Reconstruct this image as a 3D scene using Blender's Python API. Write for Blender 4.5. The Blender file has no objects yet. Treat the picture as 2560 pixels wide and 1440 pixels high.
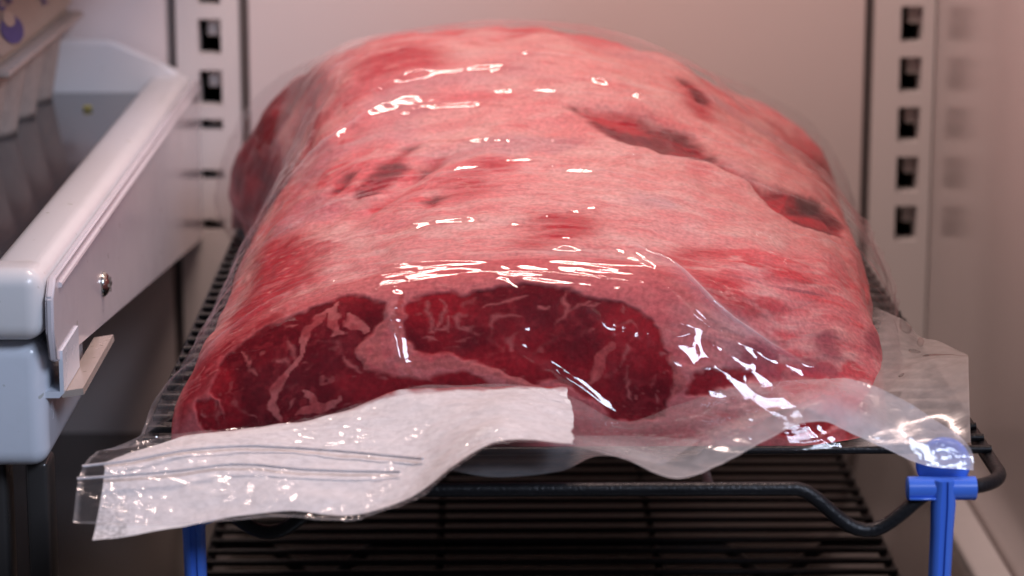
import bpy, bmesh, math, random
import numpy as np
from mathutils import Vector

random.seed(7)
rng = np.random.default_rng(7)
S = bpy.context.scene
COL = S.collection
R = math.radians

# ------------------------------------------------------------------ camera
CAM = np.array([0.0, -0.728, 0.2193])
PITCH, YAW, FPX = R(12.62), R(0.667), 6700.0
cd = bpy.data.cameras.new('camera')
cam = bpy.data.objects.new('camera', cd)
COL.objects.link(cam)
cam.location = CAM
cam.rotation_euler = (R(90) - PITCH, 0, -YAW)
cd.sensor_width = 36.0
cd.lens = FPX / 2560 * 36
cd.clip_start, cd.clip_end = 0.02, 50
cd.dof.use_dof = True
cd.dof.focus_distance = 0.82
cd.dof.aperture_fstop = 12.5
S.camera = cam

# ------------------------------------------------------------------ light
W = bpy.data.worlds.new('World')
S.world = W
W.use_nodes = True
W.node_tree.nodes['Background'].inputs[0].default_value = (0.52, 0.54, 0.66, 1)
W.node_tree.nodes['Background'].inputs[1].default_value = 0.085


def area(name, loc, target, sx, sy, power, colour):
    l = bpy.data.lights.new(name, 'AREA')
    l.shape = 'RECTANGLE'
    l.size, l.size_y, l.energy, l.color = sx, sy, power, colour
    o = bpy.data.objects.new(name, l)
    COL.objects.link(o)
    o.location = loc
    d = Vector(target) - Vector(loc)
    o.rotation_euler = d.to_track_quat('-Z', 'Y').to_euler()
    return o


area('fridge_lamp', (-0.01, 0.17, 0.55), (0.01, 0.2, 0.0), 0.30, 0.045, 3.1, (1.0, 0.735, 0.65))
area('kitchen_window', (0.92, -1.40, 1.22), (-0.06, 0.05, 0.0), 0.66, 0.50, 32.0, (0.70, 0.79, 1.0))
area('left_bay_fill', (-0.20, 0.26, 0.139), (-0.19, 0.45, 0.06), 0.10, 0.03, 0.018, (0.54, 0.66, 1.0))  # added cool fill for the left bay, not a fixture of the fridge

S.render.engine = 'CYCLES'
S.view_settings.view_transform = 'Standard'
S.view_settings.look = 'None'
S.view_settings.exposure = -0.16
S.cycles.max_bounces = 10
S.cycles.transparent_max_bounces = 16
S.cycles.use_denoising = True

# ------------------------------------------------------------------ helpers
_c, _s = math.cos(PITCH), math.sin(PITCH)
_FW = np.array([math.sin(YAW) * _c, math.cos(YAW) * _c, -_s])
_RT = np.array([math.cos(YAW), -math.sin(YAW), 0.0])
_UP = np.cross(_RT, _FW)


def at(u, v, Y):
    """world point at depth Y on the sight line of a traced point"""
    u, v, Y = np.broadcast_arrays(np.asarray(u, float), np.asarray(v, float), np.asarray(Y, float))
    d = _FW * FPX + (u[..., None] - 1280) * _RT - (v[..., None] - 720) * _UP
    k = (Y - CAM[1]) / d[..., 1]
    return CAM + d * k[..., None]


def catmull(P, n, ts=None):
    """resample rows of control points P (m, k) at n uniform parameters"""
    P = np.asarray(P, float)
    m = len(P)
    t = np.linspace(0, m - 1, n) if ts is None else np.asarray(ts) * (m - 1)
    i = np.clip(t.astype(int), 0, m - 2)
    f = (t - i).reshape((-1,) + (1,) * (P.ndim - 1))
    Q = np.concatenate([2 * P[:1] - P[1:2], P, 2 * P[-1:] - P[-2:-1]])
    p0, p1, p2, p3 = Q[i], Q[i + 1], Q[i + 2], Q[i + 3]
    return 0.5 * (2 * p1 + (p2 - p0) * f + (2 * p0 - 5 * p1 + 4 * p2 - p3) * f ** 2 + (3 * p1 - p0 - 3 * p2 + p3) * f ** 3)


def net(rows, nr, nc):
    A = np.array(rows, float)
    A = catmull(A, nr)
    return np.swapaxes(catmull(np.swapaxes(A, 0, 1), nc), 0, 1)


def _hash(ix, iy, iz, seed):
    h = (ix * 374761393 + iy * 668265263 + iz * 2147483647 + seed * 974634777) & 0xFFFFFFFF
    h = ((h ^ (h >> 13)) * 1274126177) & 0xFFFFFFFF
    h = ((h ^ (h >> 16)) * 2246822519) & 0xFFFFFFFF
    return ((h ^ (h >> 15)) & 0xFFFFFF) / float(0xFFFFFF)


def vnoise(p, seed=0):
    """value noise in 0..1, p (..., 3)"""
    p = np.asarray(p, float)
    i = np.floor(p).astype(np.int64)
    f = p - i
    f = f * f * f * (f * (f * 6 - 15) + 10)
    x, y, z = i[..., 0], i[..., 1], i[..., 2]
    r = 0
    for dx in (0, 1):
        wx = f[..., 0] if dx else 1 - f[..., 0]
        for dy in (0, 1):
            wy = f[..., 1] if dy else 1 - f[..., 1]
            for dz in (0, 1):
                wz = f[..., 2] if dz else 1 - f[..., 2]
                r = r + wx * wy * wz * _hash(x + dx, y + dy, z + dz, seed)
    return r


def fbm(p, octaves=4, seed=0, gain=0.5):
    a, s, t = 1.0, 0.0, 0.0
    p = np.asarray(p, float)
    for k in range(octaves):
        s = s + a * vnoise(p, seed + k * 17)
        t += a
        a *= gain
        p = p * 2.03 + 11.7
    return s / t


def ridge(p, octaves=3, seed=0):
    a, s, t = 1.0, 0.0, 0.0
    p = np.asarray(p, float)
    for k in range(octaves):
        s = s + a * (1 - np.abs(2 * vnoise(p, seed + k * 13) - 1)) ** 2
        t += a
        a *= 0.5
        p = p * 2.1 + 5.3
    return s / t


def sstep(a, b, x):
    t = np.clip((x - a) / (b - a), 0, 1)
    return t * t * (3 - 2 * t)


def seg_dist(V, line):
    """distance of points V (n,3) to a polyline and the arc parameter 0..1 of the nearest point"""
    L = np.asarray(line, float)
    best = np.full(len(V), 1e9)
    par = np.zeros(len(V))
    seglen = np.linalg.norm(L[1:] - L[:-1], axis=1)
    cum = np.concatenate([[0], np.cumsum(seglen)])
    for k in range(len(L) - 1):
        a, b = L[k], L[k + 1]
        ab = b - a
        t = np.clip(((V - a) @ ab) / max(ab @ ab, 1e-12), 0, 1)
        d = np.linalg.norm(V - a - t[:, None] * ab, axis=1)
        m = d < best
        best[m] = d[m]
        par[m] = (cum[k] + t[m] * seglen[k]) / cum[-1]
    return best, par


def poly_sd(P, poly):
    """signed distance (negative inside) of 2-D points to a polygon"""
    Q = np.asarray(poly, float)
    n = len(Q)
    best = np.full(len(P), 1e9)
    inside = np.zeros(len(P), bool)
    for k in range(n):
        a, b = Q[k], Q[(k + 1) % n]
        ab = b - a
        t = np.clip(((P - a) @ ab) / max(ab @ ab, 1e-14), 0, 1)
        best = np.minimum(best, np.linalg.norm(P - a - t[:, None] * ab, axis=1))
        c = (a[1] > P[:, 1]) != (b[1] > P[:, 1])
        den = b[1] - a[1] if abs(b[1] - a[1]) > 1e-12 else 1e-12
        xi = a[0] + (P[:, 1] - a[1]) / den * (b[0] - a[0])
        inside ^= c & (P[:, 0] < xi)
    return np.where(inside, -best, best)


def link_mesh(name, verts, faces, mat=None, parent=None, smooth=True):
    me = bpy.data.meshes.new(name)
    me.from_pydata([tuple(v) for v in verts], [], faces)
    me.update()
    o = bpy.data.objects.new(name, me)
    COL.objects.link(o)
    if mat:
        me.materials.append(mat)
    if smooth:
        me.polygons.foreach_set('use_smooth', [True] * len(me.polygons))
    if parent:
        o.parent = parent
    return o


def grid_mesh(name, G, mat, parent=None):
    """smooth sheet through a (rows, cols, 3) array"""
    nr, nc = G.shape[:2]
    me = bpy.data.meshes.new(name)
    idx = np.arange(nr * nc).reshape(nr, nc)
    q = np.stack([idx[:-1, :-1], idx[1:, :-1], idx[1:, 1:], idx[:-1, 1:]], -1).reshape(-1, 4)
    me.vertices.add(nr * nc)
    me.vertices.foreach_set('co', G.reshape(-1).astype(np.float32))
    me.loops.add(q.size)
    me.loops.foreach_set('vertex_index', q.reshape(-1).astype(np.int32))
    me.polygons.add(len(q))
    me.polygons.foreach_set('loop_start', np.arange(0, q.size, 4, dtype=np.int32))
    me.polygons.foreach_set('loop_total', np.full(len(q), 4, np.int32))
    me.polygons.foreach_set('use_smooth', np.ones(len(q), bool))
    me.update(calc_edges=True)
    me.validate()
    me.materials.append(mat)
    o = bpy.data.objects.new(name, me)
    COL.objects.link(o)
    if parent:
        o.parent = parent
    return o


def set_attr(o, name, arr):
    a = np.asarray(arr, np.float32)
    if a.ndim == 1:
        at_ = o.data.attributes.new(name, 'FLOAT', 'POINT')
        at_.data.foreach_set('value', a)
    else:
        at_ = o.data.attributes.new(name, 'FLOAT_COLOR', 'POINT')
        at_.data.foreach_set('color', np.concatenate([a, np.ones((len(a), 1), np.float32)], 1).reshape(-1))


def grid_normals(G):
    du = np.gradient(G, axis=1)
    dv = np.gradient(G, axis=0)
    n = np.cross(du, dv)
    return n / np.maximum(np.linalg.norm(n, axis=-1, keepdims=True), 1e-12)


def add_box(bm, x0, x1, y0, y1, z0, z1, r=0.0, seg=3):
    b = bmesh.new()
    bmesh.ops.create_cube(b, size=1)
    for v in b.verts:
        v.co = Vector(((x0 + x1) / 2 + v.co.x * (x1 - x0), (y0 + y1) / 2 + v.co.y * (y1 - y0), (z0 + z1) / 2 + v.co.z * (z1 - z0)))
    if r > 0:
        bmesh.ops.bevel(b, geom=b.edges[:], offset=r, segments=seg, profile=0.5, affect='EDGES')
    join(bm, b)


def join(bm, b):
    m = {}
    for v in b.verts:
        m[v] = bm.verts.new(v.co)
    for f in b.faces:
        try:
            bm.faces.new([m[v] for v in f.verts])
        except ValueError:
            pass
    b.free()


def add_tube(bm, pts, r, n=8, closed=False, caps=True):
    pts = [Vector(p) for p in pts]
    m = len(pts)
    rad = r if hasattr(r, '__len__') else [r] * m
    rings = []
    up = None
    for i, p in enumerate(pts):
        a = pts[(i - 1) % m] if (closed or i > 0) else p
        b = pts[(i + 1) % m] if (closed or i < m - 1) else p
        t = (b - a).normalized()
        if up is None:
            up = Vector((0, 0, 1)) if abs(t.z) < 0.9 else Vector((1, 0, 0))
        x = t.cross(up).normalized()
        up = x.cross(t).normalized()
        rings.append([bm.verts.new(p + (x * math.cos(q) + up * math.sin(q)) * rad[i]) for q in [2 * math.pi * k / n for k in range(n)]])
    for i in range(m if closed else m - 1):
        A, B = rings[i], rings[(i + 1) % m]
        for k in range(n):
            bm.faces.new([A[k], A[(k + 1) % n], B[(k + 1) % n], B[k]])
    if caps and not closed:
        bm.faces.new(rings[0][::-1])
        bm.faces.new(rings[-1])


def add_prism(bm, outline, axis, a, b):
    """extrude a 2-D outline along axis x / y / z between a and b"""
    def mk(p, t):
        return {'x': (t, p[0], p[1]), 'y': (p[0], t, p[1]), 'z': (p[0], p[1], t)}[axis]
    A = [bm.verts.new(mk(p, a)) for p in outline]
    B = [bm.verts.new(mk(p, b)) for p in outline]
    n = len(outline)
    for k in range(n):
        bm.faces.new([A[k], A[(k + 1) % n], B[(k + 1) % n], B[k]])
    bm.faces.new(A[::-1])
    bm.faces.new(B)


def build(name, bm, mat, parent=None, smooth=True, angle=40):
    bmesh.ops.recalc_face_normals(bm, faces=bm.faces[:])
    me = bpy.data.meshes.new(name)
    bm.to_mesh(me)
    bm.free()
    me.materials.append(mat)
    if smooth:
        me.polygons.foreach_set('use_smooth', [True] * len(me.polygons))
        try:
            me.set_sharp_from_angle(angle=R(angle))
        except Exception:
            pass
    o = bpy.data.objects.new(name, me)
    COL.objects.link(o)
    if parent:
        o.parent = parent
    return o


def empty(name, loc=(0, 0, 0)):
    o = bpy.data.objects.new(name, None)
    o.empty_display_size = 0.02
    COL.objects.link(o)
    o.location = loc
    return o


def adopt(child, parent):
    child.parent = parent
    child.matrix_parent_inverse = parent.matrix_basis.inverted()
    return child


def tag(o, label=None, cat=None, group=None, kind=None):
    if label:
        o['label'] = label
    if cat:
        o['category'] = cat
    if group:
        o['group'] = group
    if kind:
        o['kind'] = kind
    return o


# ------------------------------------------------------------------ materials
def mat(name):
    m = bpy.data.materials.new(name)
    m.use_nodes = True
    nt = m.node_tree
    return m, nt, nt.nodes, nt.links, nt.nodes['Principled BSDF']


def node(nt, kind, **kw):
    n = nt.nodes.new(kind)
    for k, v in kw.items():
        if k in n.inputs:
            n.inputs[k].default_value = v
        else:
            setattr(n, k, v)
    return n


def plain(name, col, rough, metallic=0.0, specks=0.0, coat=0.0, var=0.06, scale=60.0, bump=0.0, bscale=400.0, spec=0.5, rvar=0.08):
    m, nt, N, L, p = mat(name)
    tc = node(nt, 'ShaderNodeTexCoord')
    nz = node(nt, 'ShaderNodeTexNoise', Scale=scale, Detail=5.0)
    L.new(tc.outputs['Object'], nz.inputs['Vector'])
    mx = node(nt, 'ShaderNodeMix', data_type='RGBA')
    mx.inputs['A'].default_value = tuple(c * (1 - var) for c in col) + (1,)
    mx.inputs['B'].default_value = tuple(min(1, c * (1 + var)) for c in col) + (1,)
    L.new(nz.outputs['Fac'], mx.inputs['Factor'])
    if specks:
        n5 = node(nt, 'ShaderNodeTexNoise', Scale=230.0, Detail=1.0)
        L.new(tc.outputs['Object'], n5.inputs['Vector'])
        n6 = node(nt, 'ShaderNodeTexNoise', Scale=26.0, Detail=6.0, Roughness=0.7)
        L.new(tc.outputs['Object'], n6.inputs['Vector'])
        ra = node(nt, 'ShaderNodeMapRange')
        ra.inputs['From Min'].default_value, ra.inputs['From Max'].default_value = 0.735, 0.775
        ra.inputs['To Max'].default_value = 0.75
        L.new(n5.outputs['Fac'], ra.inputs['Value'])
        rb_ = node(nt, 'ShaderNodeMapRange')
        rb_.inputs['From Min'].default_value, rb_.inputs['From Max'].default_value = 0.50, 0.72
        rb_.inputs['To Max'].default_value = 0.35 * specks
        L.new(n6.outputs['Fac'], rb_.inputs['Value'])
        mxx = node(nt, 'ShaderNodeMath', operation='MAXIMUM')
        L.new(ra.outputs['Result'], mxx.inputs[0])
        L.new(rb_.outputs['Result'], mxx.inputs[1])
        mg = node(nt, 'ShaderNodeMix', data_type='RGBA')
        mg.inputs['B'].default_value = tuple(c * 0.55 for c in col[:2]) + (col[2] * 0.45, 1)
        L.new(mxx.outputs[0], mg.inputs['Factor'])
        L.new(mx.outputs['Result'], mg.inputs['A'])
        mx = mg
    L.new(mx.outputs['Result'], p.inputs['Base Color'])
    rm = node(nt, 'ShaderNodeMapRange')
    rm.inputs['To Min'].default_value = max(0.02, rough - rvar)
    rm.inputs['To Max'].default_value = rough + rvar
    L.new(nz.outputs['Fac'], rm.inputs['Value'])
    L.new(rm.outputs['Result'], p.inputs['Roughness'])
    p.inputs['Metallic'].default_value = metallic
    p.inputs['Coat Weight'].default_value = coat
    p.inputs['Specular IOR Level'].default_value = spec
    if bump:
        b = node(nt, 'ShaderNodeBump', Strength=bump, Distance=0.001)
        n2 = node(nt, 'ShaderNodeTexNoise', Scale=bscale, Detail=3.0)
        L.new(tc.outputs['Object'], n2.inputs['Vector'])
        L.new(n2.outputs['Fac'], b.inputs['Height'])
        L.new(b.outputs['Normal'], p.inputs['Normal'])
    return m


M = {}
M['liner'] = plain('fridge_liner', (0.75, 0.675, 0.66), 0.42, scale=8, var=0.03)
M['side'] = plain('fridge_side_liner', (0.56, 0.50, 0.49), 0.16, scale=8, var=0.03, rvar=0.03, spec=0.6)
M['track'] = plain('track_paint', (0.68, 0.64, 0.63), 0.38, scale=12, var=0.03)
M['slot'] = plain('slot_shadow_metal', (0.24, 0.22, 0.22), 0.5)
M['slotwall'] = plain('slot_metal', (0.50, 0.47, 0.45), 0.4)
M['groove'] = plain('groove_seal', (0.20, 0.18, 0.18), 0.6)
M['white'] = plain('white_plastic', (0.74, 0.73, 0.74), 0.30, coat=0.1, var=0.015, scale=5, rvar=0.04, specks=0.35)
M['bracket'] = plain('bracket_enamel', (0.66, 0.62, 0.66), 0.15, var=0.03, rvar=0.06, spec=0.6, specks=0.5, scale=25)
M['bluewhite'] = plain('pale_plastic', (0.67, 0.71, 0.79), 0.25, coat=0.2, var=0.02, specks=0.3)
M['post'] = plain('dark_post', (0.05, 0.046, 0.045), 0.3, metallic=0.3)
M['floor'] = plain('smoked_glass', (0.075, 0.067, 0.060), 0.18, scale=6, var=0.1, rvar=0.05, spec=0.6)
M['shelfglass'] = plain('shelf_glass', (0.055, 0.055, 0.065), 0.08, scale=10, var=0.1, rvar=0.03, spec=0.7)
M['black'] = plain('black_nonstick', (0.010, 0.010, 0.012), 0.40, spec=0.35, scale=120, var=0.2, bump=0.25, bscale=900)
M['blue'] = plain('blue_plastic', (0.07, 0.20, 0.80), 0.25, var=0.05, coat=0.15)
M['screw'] = plain('zinc_screw', (0.45, 0.46, 0.44), 0.2, metallic=1.0)
M['crumb'] = plain('crumb', (0.35, 0.30, 0.08), 0.7)
M['pulp'] = plain('egg_carton_pulp', (0.42, 0.36, 0.325), 0.9, scale=250, var=0.22, bump=0.6, bscale=500)
M['pulplid'] = plain('egg_carton_lid_pulp', (0.40, 0.335, 0.28), 0.85, scale=200, var=0.12, bump=0.4, bscale=500)
M['ink'] = plain('blue_ink', (0.075, 0.06, 0.23), 0.7, scale=300, var=0.25)
M['cream'] = plain('cream_print', (0.47, 0.40, 0.33), 0.8)


def film_mat(name, tint=(0.85, 0.82, 0.84), spec_rough=0.06, bumpd=0.00020):
    """clear polythene: see-through, faintly milky, shiny; 'haze' gives the milkiness, 'stain' the meat juice"""
    m, nt, N, L, p = mat(name)
    N.remove(p)
    out = N['Material Output']
    tc = node(nt, 'ShaderNodeTexCoord')
    n1 = node(nt, 'ShaderNodeTexNoise', Scale=75.0, Detail=4.0, Roughness=0.55, Distortion=0.6)
    mp = node(nt, 'ShaderNodeMapping')
    mp.inputs['Scale'].default_value = (0.30, 1.25, 1.25)
    mp.inputs['Rotation'].default_value = (0, 0, R(6))
    L.new(tc.outputs['Object'], mp.inputs['Vector'])
    L.new(mp.outputs['Vector'], n1.inputs['Vector'])
    bp = node(nt, 'ShaderNodeBump', Strength=1.0, Distance=bumpd)
    L.new(n1.outputs['Fac'], bp.inputs['Height'])
    tr = node(nt, 'ShaderNodeBsdfTransparent', Color=(0.97, 0.965, 0.97, 1))
    df = node(nt, 'ShaderNodeBsdfDiffuse', Color=tint + (1,))
    tl = node(nt, 'ShaderNodeBsdfTranslucent', Color=tint + (1,))
    m1 = node(nt, 'ShaderNodeMixShader', Fac=0.35)
    L.new(df.outputs[0], m1.inputs[1])
    L.new(tl.outputs[0], m1.inputs[2])
    ha = node(nt, 'ShaderNodeAttribute', attribute_name='haze')
    n2 = node(nt, 'ShaderNodeTexNoise', Scale=260.0, Detail=3.0)
    L.new(tc.outputs['Object'], n2.inputs['Vector'])
    mr = node(nt, 'ShaderNodeMapRange')
    mr.inputs['From Min'].default_value = 0.3
    mr.inputs['From Max'].default_value = 0.7
    mr.inputs['To Min'].default_value = 0.88
    mr.inputs['To Max'].default_value = 1.12
    L.new(n2.outputs['Fac'], mr.inputs['Value'])
    mu = node(nt, 'ShaderNodeMath', operation='MULTIPLY', use_clamp=True)
    L.new(ha.outputs['Fac'], mu.inputs[0])
    L.new(mr.outputs['Result'], mu.inputs[1])
    m2 = node(nt, 'ShaderNodeMixShader')
    L.new(mu.outputs[0], m2.inputs['Fac'])
    L.new(tr.outputs[0], m2.inputs[1])
    L.new(m1.outputs[0], m2.inputs[2])
    # juice
    st = node(nt, 'ShaderNodeAttribute', attribute_name='stain')
    tr2 = node(nt, 'ShaderNodeBsdfTransparent', Color=(0.62, 0.10, 0.07, 1))
    m3 = node(nt, 'ShaderNodeMixShader')
    L.new(st.outputs['Fac'], m3.inputs['Fac'])
    L.new(m2.outputs[0], m3.inputs[1])
    L.new(tr2.outputs[0], m3.inputs[2])
    gl = node(nt, 'ShaderNodeBsdfGlossy', Roughness=spec_rough, Color=(1, 1, 1, 1))
    L.new(bp.outputs['Normal'], gl.inputs['Normal'])
    lw = node(nt, 'ShaderNodeLayerWeight', Blend=0.5)
    L.new(bp.outputs['Normal'], lw.inputs['Normal'])
    pw = node(nt, 'ShaderNodeMath', operation='POWER')
    pw.inputs[1].default_value = 5.0
    L.new(lw.outputs['Facing'], pw.inputs[0])
    ma = node(nt, 'ShaderNodeMath', operation='MULTIPLY_ADD', use_clamp=True)
    ma.inputs[1].default_value = 0.26
    ma.inputs[2].default_value = 0.05
    L.new(pw.outputs[0], ma.inputs[0])
    m4 = node(nt, 'ShaderNodeMixShader')
    L.new(ma.outputs[0], m4.inputs['Fac'])
    L.new(m3.outputs[0], m4.inputs[1])
    L.new(gl.outputs[0], m4.inputs[2])
    L.new(m4.outputs[0], out.inputs['Surface'])
    return m


M['film'] = film_mat('bag_film')
M['lip'] = film_mat('bag_lip_film', spec_rough=0.12)
M['seam'] = film_mat('bag_seam_film', tint=(0.50, 0.455, 0.44), spec_rough=0.16)


def meat_mat():
    m, nt, N, L, p = mat('raw_beef')
    a = node(nt, 'ShaderNodeAttribute', attribute_name='flesh')
    tc = node(nt, 'ShaderNodeTexCoord')
    n1 = node(nt, 'ShaderNodeTexNoise', Scale=700.0, Detail=4.0)
    L.new(tc.outputs['Object'], n1.inputs['Vector'])
    mr = node(nt, 'ShaderNodeMapRange')
    mr.inputs['From Min'].default_value = 0.3
    mr.inputs['From Max'].default_value = 0.7
    mr.inputs['To Min'].default_value = 0.78
    mr.inputs['To Max'].default_value = 1.22
    L.new(n1.outputs['Fac'], mr.inputs['Value'])
    mx = node(nt, 'ShaderNodeMix', data_type='RGBA', blend_type='MULTIPLY')
    mx.inputs['Factor'].default_value = 1.0
    L.new(a.outputs['Color'], mx.inputs['A'])
    L.new(mr.outputs['Result'], mx.inputs['B'])
    L.new(mx.outputs['Result'], p.inputs['Base Color'])
    p.inputs['Roughness'].default_value = 0.42
    p.inputs['Specular IOR Level'].default_value = 0.03
    p.inputs['Subsurface Weight'].default_value = 0.06
    p.inputs['Subsurface Radius'].default_value = (1.0, 0.35, 0.25)
    p.inputs['Subsurface Scale'].default_value = 0.003
    b = node(nt, 'ShaderNodeBump', Strength=0.5, Distance=0.0006)
    n2 = node(nt, 'ShaderNodeTexNoise', Scale=260.0, Detail=3.0)
    L.new(tc.outputs['Object'], n2.inputs['Vector'])
    L.new(n2.outputs['Fac'], b.inputs['Height'])
    L.new(b.outputs['Normal'], p.inputs['Normal'])
    return m


M['meat'] = meat_mat()


def pad_mat():
    m, nt, N, L, p = mat('absorbent_paper')
    tc = node(nt, 'ShaderNodeTexCoord')
    n1 = node(nt, 'ShaderNodeTexNoise', Scale=420.0, Detail=5.0, Roughness=0.7)
    L.new(tc.outputs['Object'], n1.inputs['Vector'])
    cr = node(nt, 'ShaderNodeMapRange')
    cr.inputs['From Min'].default_value = 0.35
    cr.inputs['From Max'].default_value = 0.65
    cr.inputs['To Min'].default_value = 0.62
    cr.inputs['To Max'].default_value = 0.77
    L.new(n1.outputs['Fac'], cr.inputs['Value'])
    mx = node(nt, 'ShaderNodeMix', data_type='RGBA', blend_type='MULTIPLY')
    mx.inputs['Factor'].default_value = 1.0
    mx.inputs['A'].default_value = (1.0, 0.985, 1.0, 1)
    L.new(cr.outputs['Result'], mx.inputs['B'])
    st = node(nt, 'ShaderNodeAttribute', attribute_name='stain')
    mx2 = node(nt, 'ShaderNodeMix', data_type='RGBA')
    mx2.inputs['B'].default_value = (0.30, 0.02, 0.025, 1)
    L.new(st.outputs['Fac'], mx2.inputs['Factor'])
    L.new(mx.outputs['Result'], mx2.inputs['A'])
    L.new(mx2.outputs['Result'], p.inputs['Base Color'])
    th = node(nt, 'ShaderNodeAttribute', attribute_name='thin')
    n3 = node(nt, 'ShaderNodeTexNoise', Scale=900.0, Detail=2.0)
    L.new(tc.outputs['Object'], n3.inputs['Vector'])
    m3 = node(nt, 'ShaderNodeMapRange')
    m3.inputs['From Min'].default_value = 0.40
    m3.inputs['From Max'].default_value = 0.60
    m3.inputs['To Max'].default_value = 0.75
    L.new(n3.outputs['Fac'], m3.inputs['Value'])
    mm = node(nt, 'ShaderNodeMath', operation='MULTIPLY')
    L.new(th.outputs['Fac'], mm.inputs[0])
    L.new(m3.outputs['Result'], mm.inputs[1])
    sb = node(nt, 'ShaderNodeMath', operation='SUBTRACT')
    sb.inputs[0].default_value = 1.0
    L.new(mm.outputs[0], sb.inputs[1])
    L.new(sb.outputs[0], p.inputs['Alpha'])
    p.inputs['Roughness'].default_value = 0.9
    b = node(nt, 'ShaderNodeBump', Strength=0.6, Distance=0.0004)
    L.new(n1.outputs['Fac'], b.inputs['Height'])
    L.new(b.outputs['Normal'], p.inputs['Normal'])
    return m


M['pad'] = pad_mat()
M['zip'] = plain('zip_strip', (0.52, 0.49, 0.51), 0.22, scale=300, var=0.25, bump=0.5, bscale=1500)

# ------------------------------------------------------------------ setting: the fridge
YW = 0.45            # back wall
XR = 0.2012          # right side wall
ZF = -0.1095          # lower glass shelf
back = tag(empty('back_wall', (0, YW, ZF)), kind='structure')


def wall_part(name, x0, x1, y, z0=-0.30, z1=0.55, m='liner', th=0.02):
    bm = bmesh.new()
    add_box(bm, x0, x1, y, y + th, z0, z1, 0.0015, 2)
    return adopt(build(name, bm, M[m]), back)


TL0, TL1, TR0 = -0.1365, -0.1045, 0.1715
wall_part('wall_panel', TL1 + 0.0022, TR0 - 0.0022, YW - 0.004)
wall_part('wall_panel', -0.60, TL0 - 0.0022, YW + 0.001)
for gx in (TL0, TL1, TR0):
    bm = bmesh.new()
    add_box(bm, gx - 0.004, gx + 0.004, YW + 0.006, YW + 0.03, -0.30, 0.55)
    adopt(build('panel_groove', bm, M['groove'], smooth=False), back)


def slotted_track(x0, x1, hx0, hx1, holes):
    """upright strip with real openings; each opening is a metal pocket"""
    t = None
    bm = bmesh.new()
    zs = [-0.30]
    for a, b in holes:
        zs += [a, b]
    zs.append(0.55)
    add_box(bm, x0, hx0, YW, YW + 0.012, -0.30, 0.55)
    add_box(bm, hx1, x1, YW, YW + 0.012, -0.30, 0.55)
    for k in range(0, len(zs), 2):
        add_box(bm, hx0, hx1, YW, YW + 0.012, zs[k], zs[k + 1])
    bmesh.ops.remove_doubles(bm, verts=bm.verts[:], dist=1e-6)
    t = adopt(build('shelf_track', bm, M['track'], smooth=False), back)
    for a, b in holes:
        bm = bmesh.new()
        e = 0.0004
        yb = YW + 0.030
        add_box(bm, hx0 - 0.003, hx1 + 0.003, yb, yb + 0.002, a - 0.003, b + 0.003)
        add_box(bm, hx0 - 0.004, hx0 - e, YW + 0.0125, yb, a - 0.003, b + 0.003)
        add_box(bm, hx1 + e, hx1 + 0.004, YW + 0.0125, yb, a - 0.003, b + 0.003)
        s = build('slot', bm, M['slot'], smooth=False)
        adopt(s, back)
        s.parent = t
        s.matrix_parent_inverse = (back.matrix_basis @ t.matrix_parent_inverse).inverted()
        bm = bmesh.new()                      # the bright folded tongue seen inside the opening
        add_box(bm, hx0 + (hx1 - hx0) * 0.38, hx1 - 0.0002, YW + 0.0045, YW + 0.0085, a + (b - a) * 0.50, b - 0.0006, 0.0005, 1)
        s2 = build('slot_tongue', bm, M['slotwall'], smooth=False)
        s2.parent = t
        s2.matrix_parent_inverse = (back.matrix_basis @ t.matrix_parent_inverse).inverted()
    return t


def zrow(v, u):
    return float(at(u, v, YW)[2])


slotted_track(TL0 + 0.0022, TL1 - 0.0022, -0.1246, -0.1146,
              [(zrow(b, 540), zrow(a, 540)) for a, b in ((575, 548), (449, 424), (325, 298), (264, 176), (136, 48), (12, -78), (-115, -203))
               for a, b in ((b, a),)])
slotted_track(TR0 + 0.0022, XR - 0.0005, 0.1855, 0.1952,
              [(zrow(b, 2270), zrow(a, 2270)) for a, b in ((515, 602), (392, 480), (268, 355), (143, 232), (16, 106), (-110, -20), (-236, -146))])

bm = bmesh.new()
add_box(bm, XR, XR + 0.02, -0.07, YW + 0.02, -0.30, 0.55)
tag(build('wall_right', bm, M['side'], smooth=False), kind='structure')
bm = bmesh.new()
add_box(bm, -0.62, XR, YW + 0.03, YW + 0.05, -0.32, 0.56)
tag(build('wall_shell', bm, M['groove'], smooth=False), kind='structure')
bm = bmesh.new()
add_box(bm, -0.62, -0.60, -0.1, YW + 0.02, -0.30, 0.55)
tag(build('wall_left', bm, M['liner'], smooth=False), kind='structure')

# lower glass shelf with its pale rim
gs = tag(empty('glass_shelf', (0.03, 0.2, ZF)), 'large dark glass shelf under the lower wire rack', 'shelf')
bm = bmesh.new()
add_box(bm, -0.58, 0.186, -0.12, YW - 0.006, ZF - 0.006, ZF, 0.001, 2)
adopt(build('glass_pane', bm, M['floor']), gs)
bm = bmesh.new()
add_box(bm, 0.1862, 0.2005, -0.12, YW - 0.006, ZF - 0.012, ZF + 0.002, 0.002, 3)
adopt(build('rim', bm, M['white']), gs)

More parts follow.
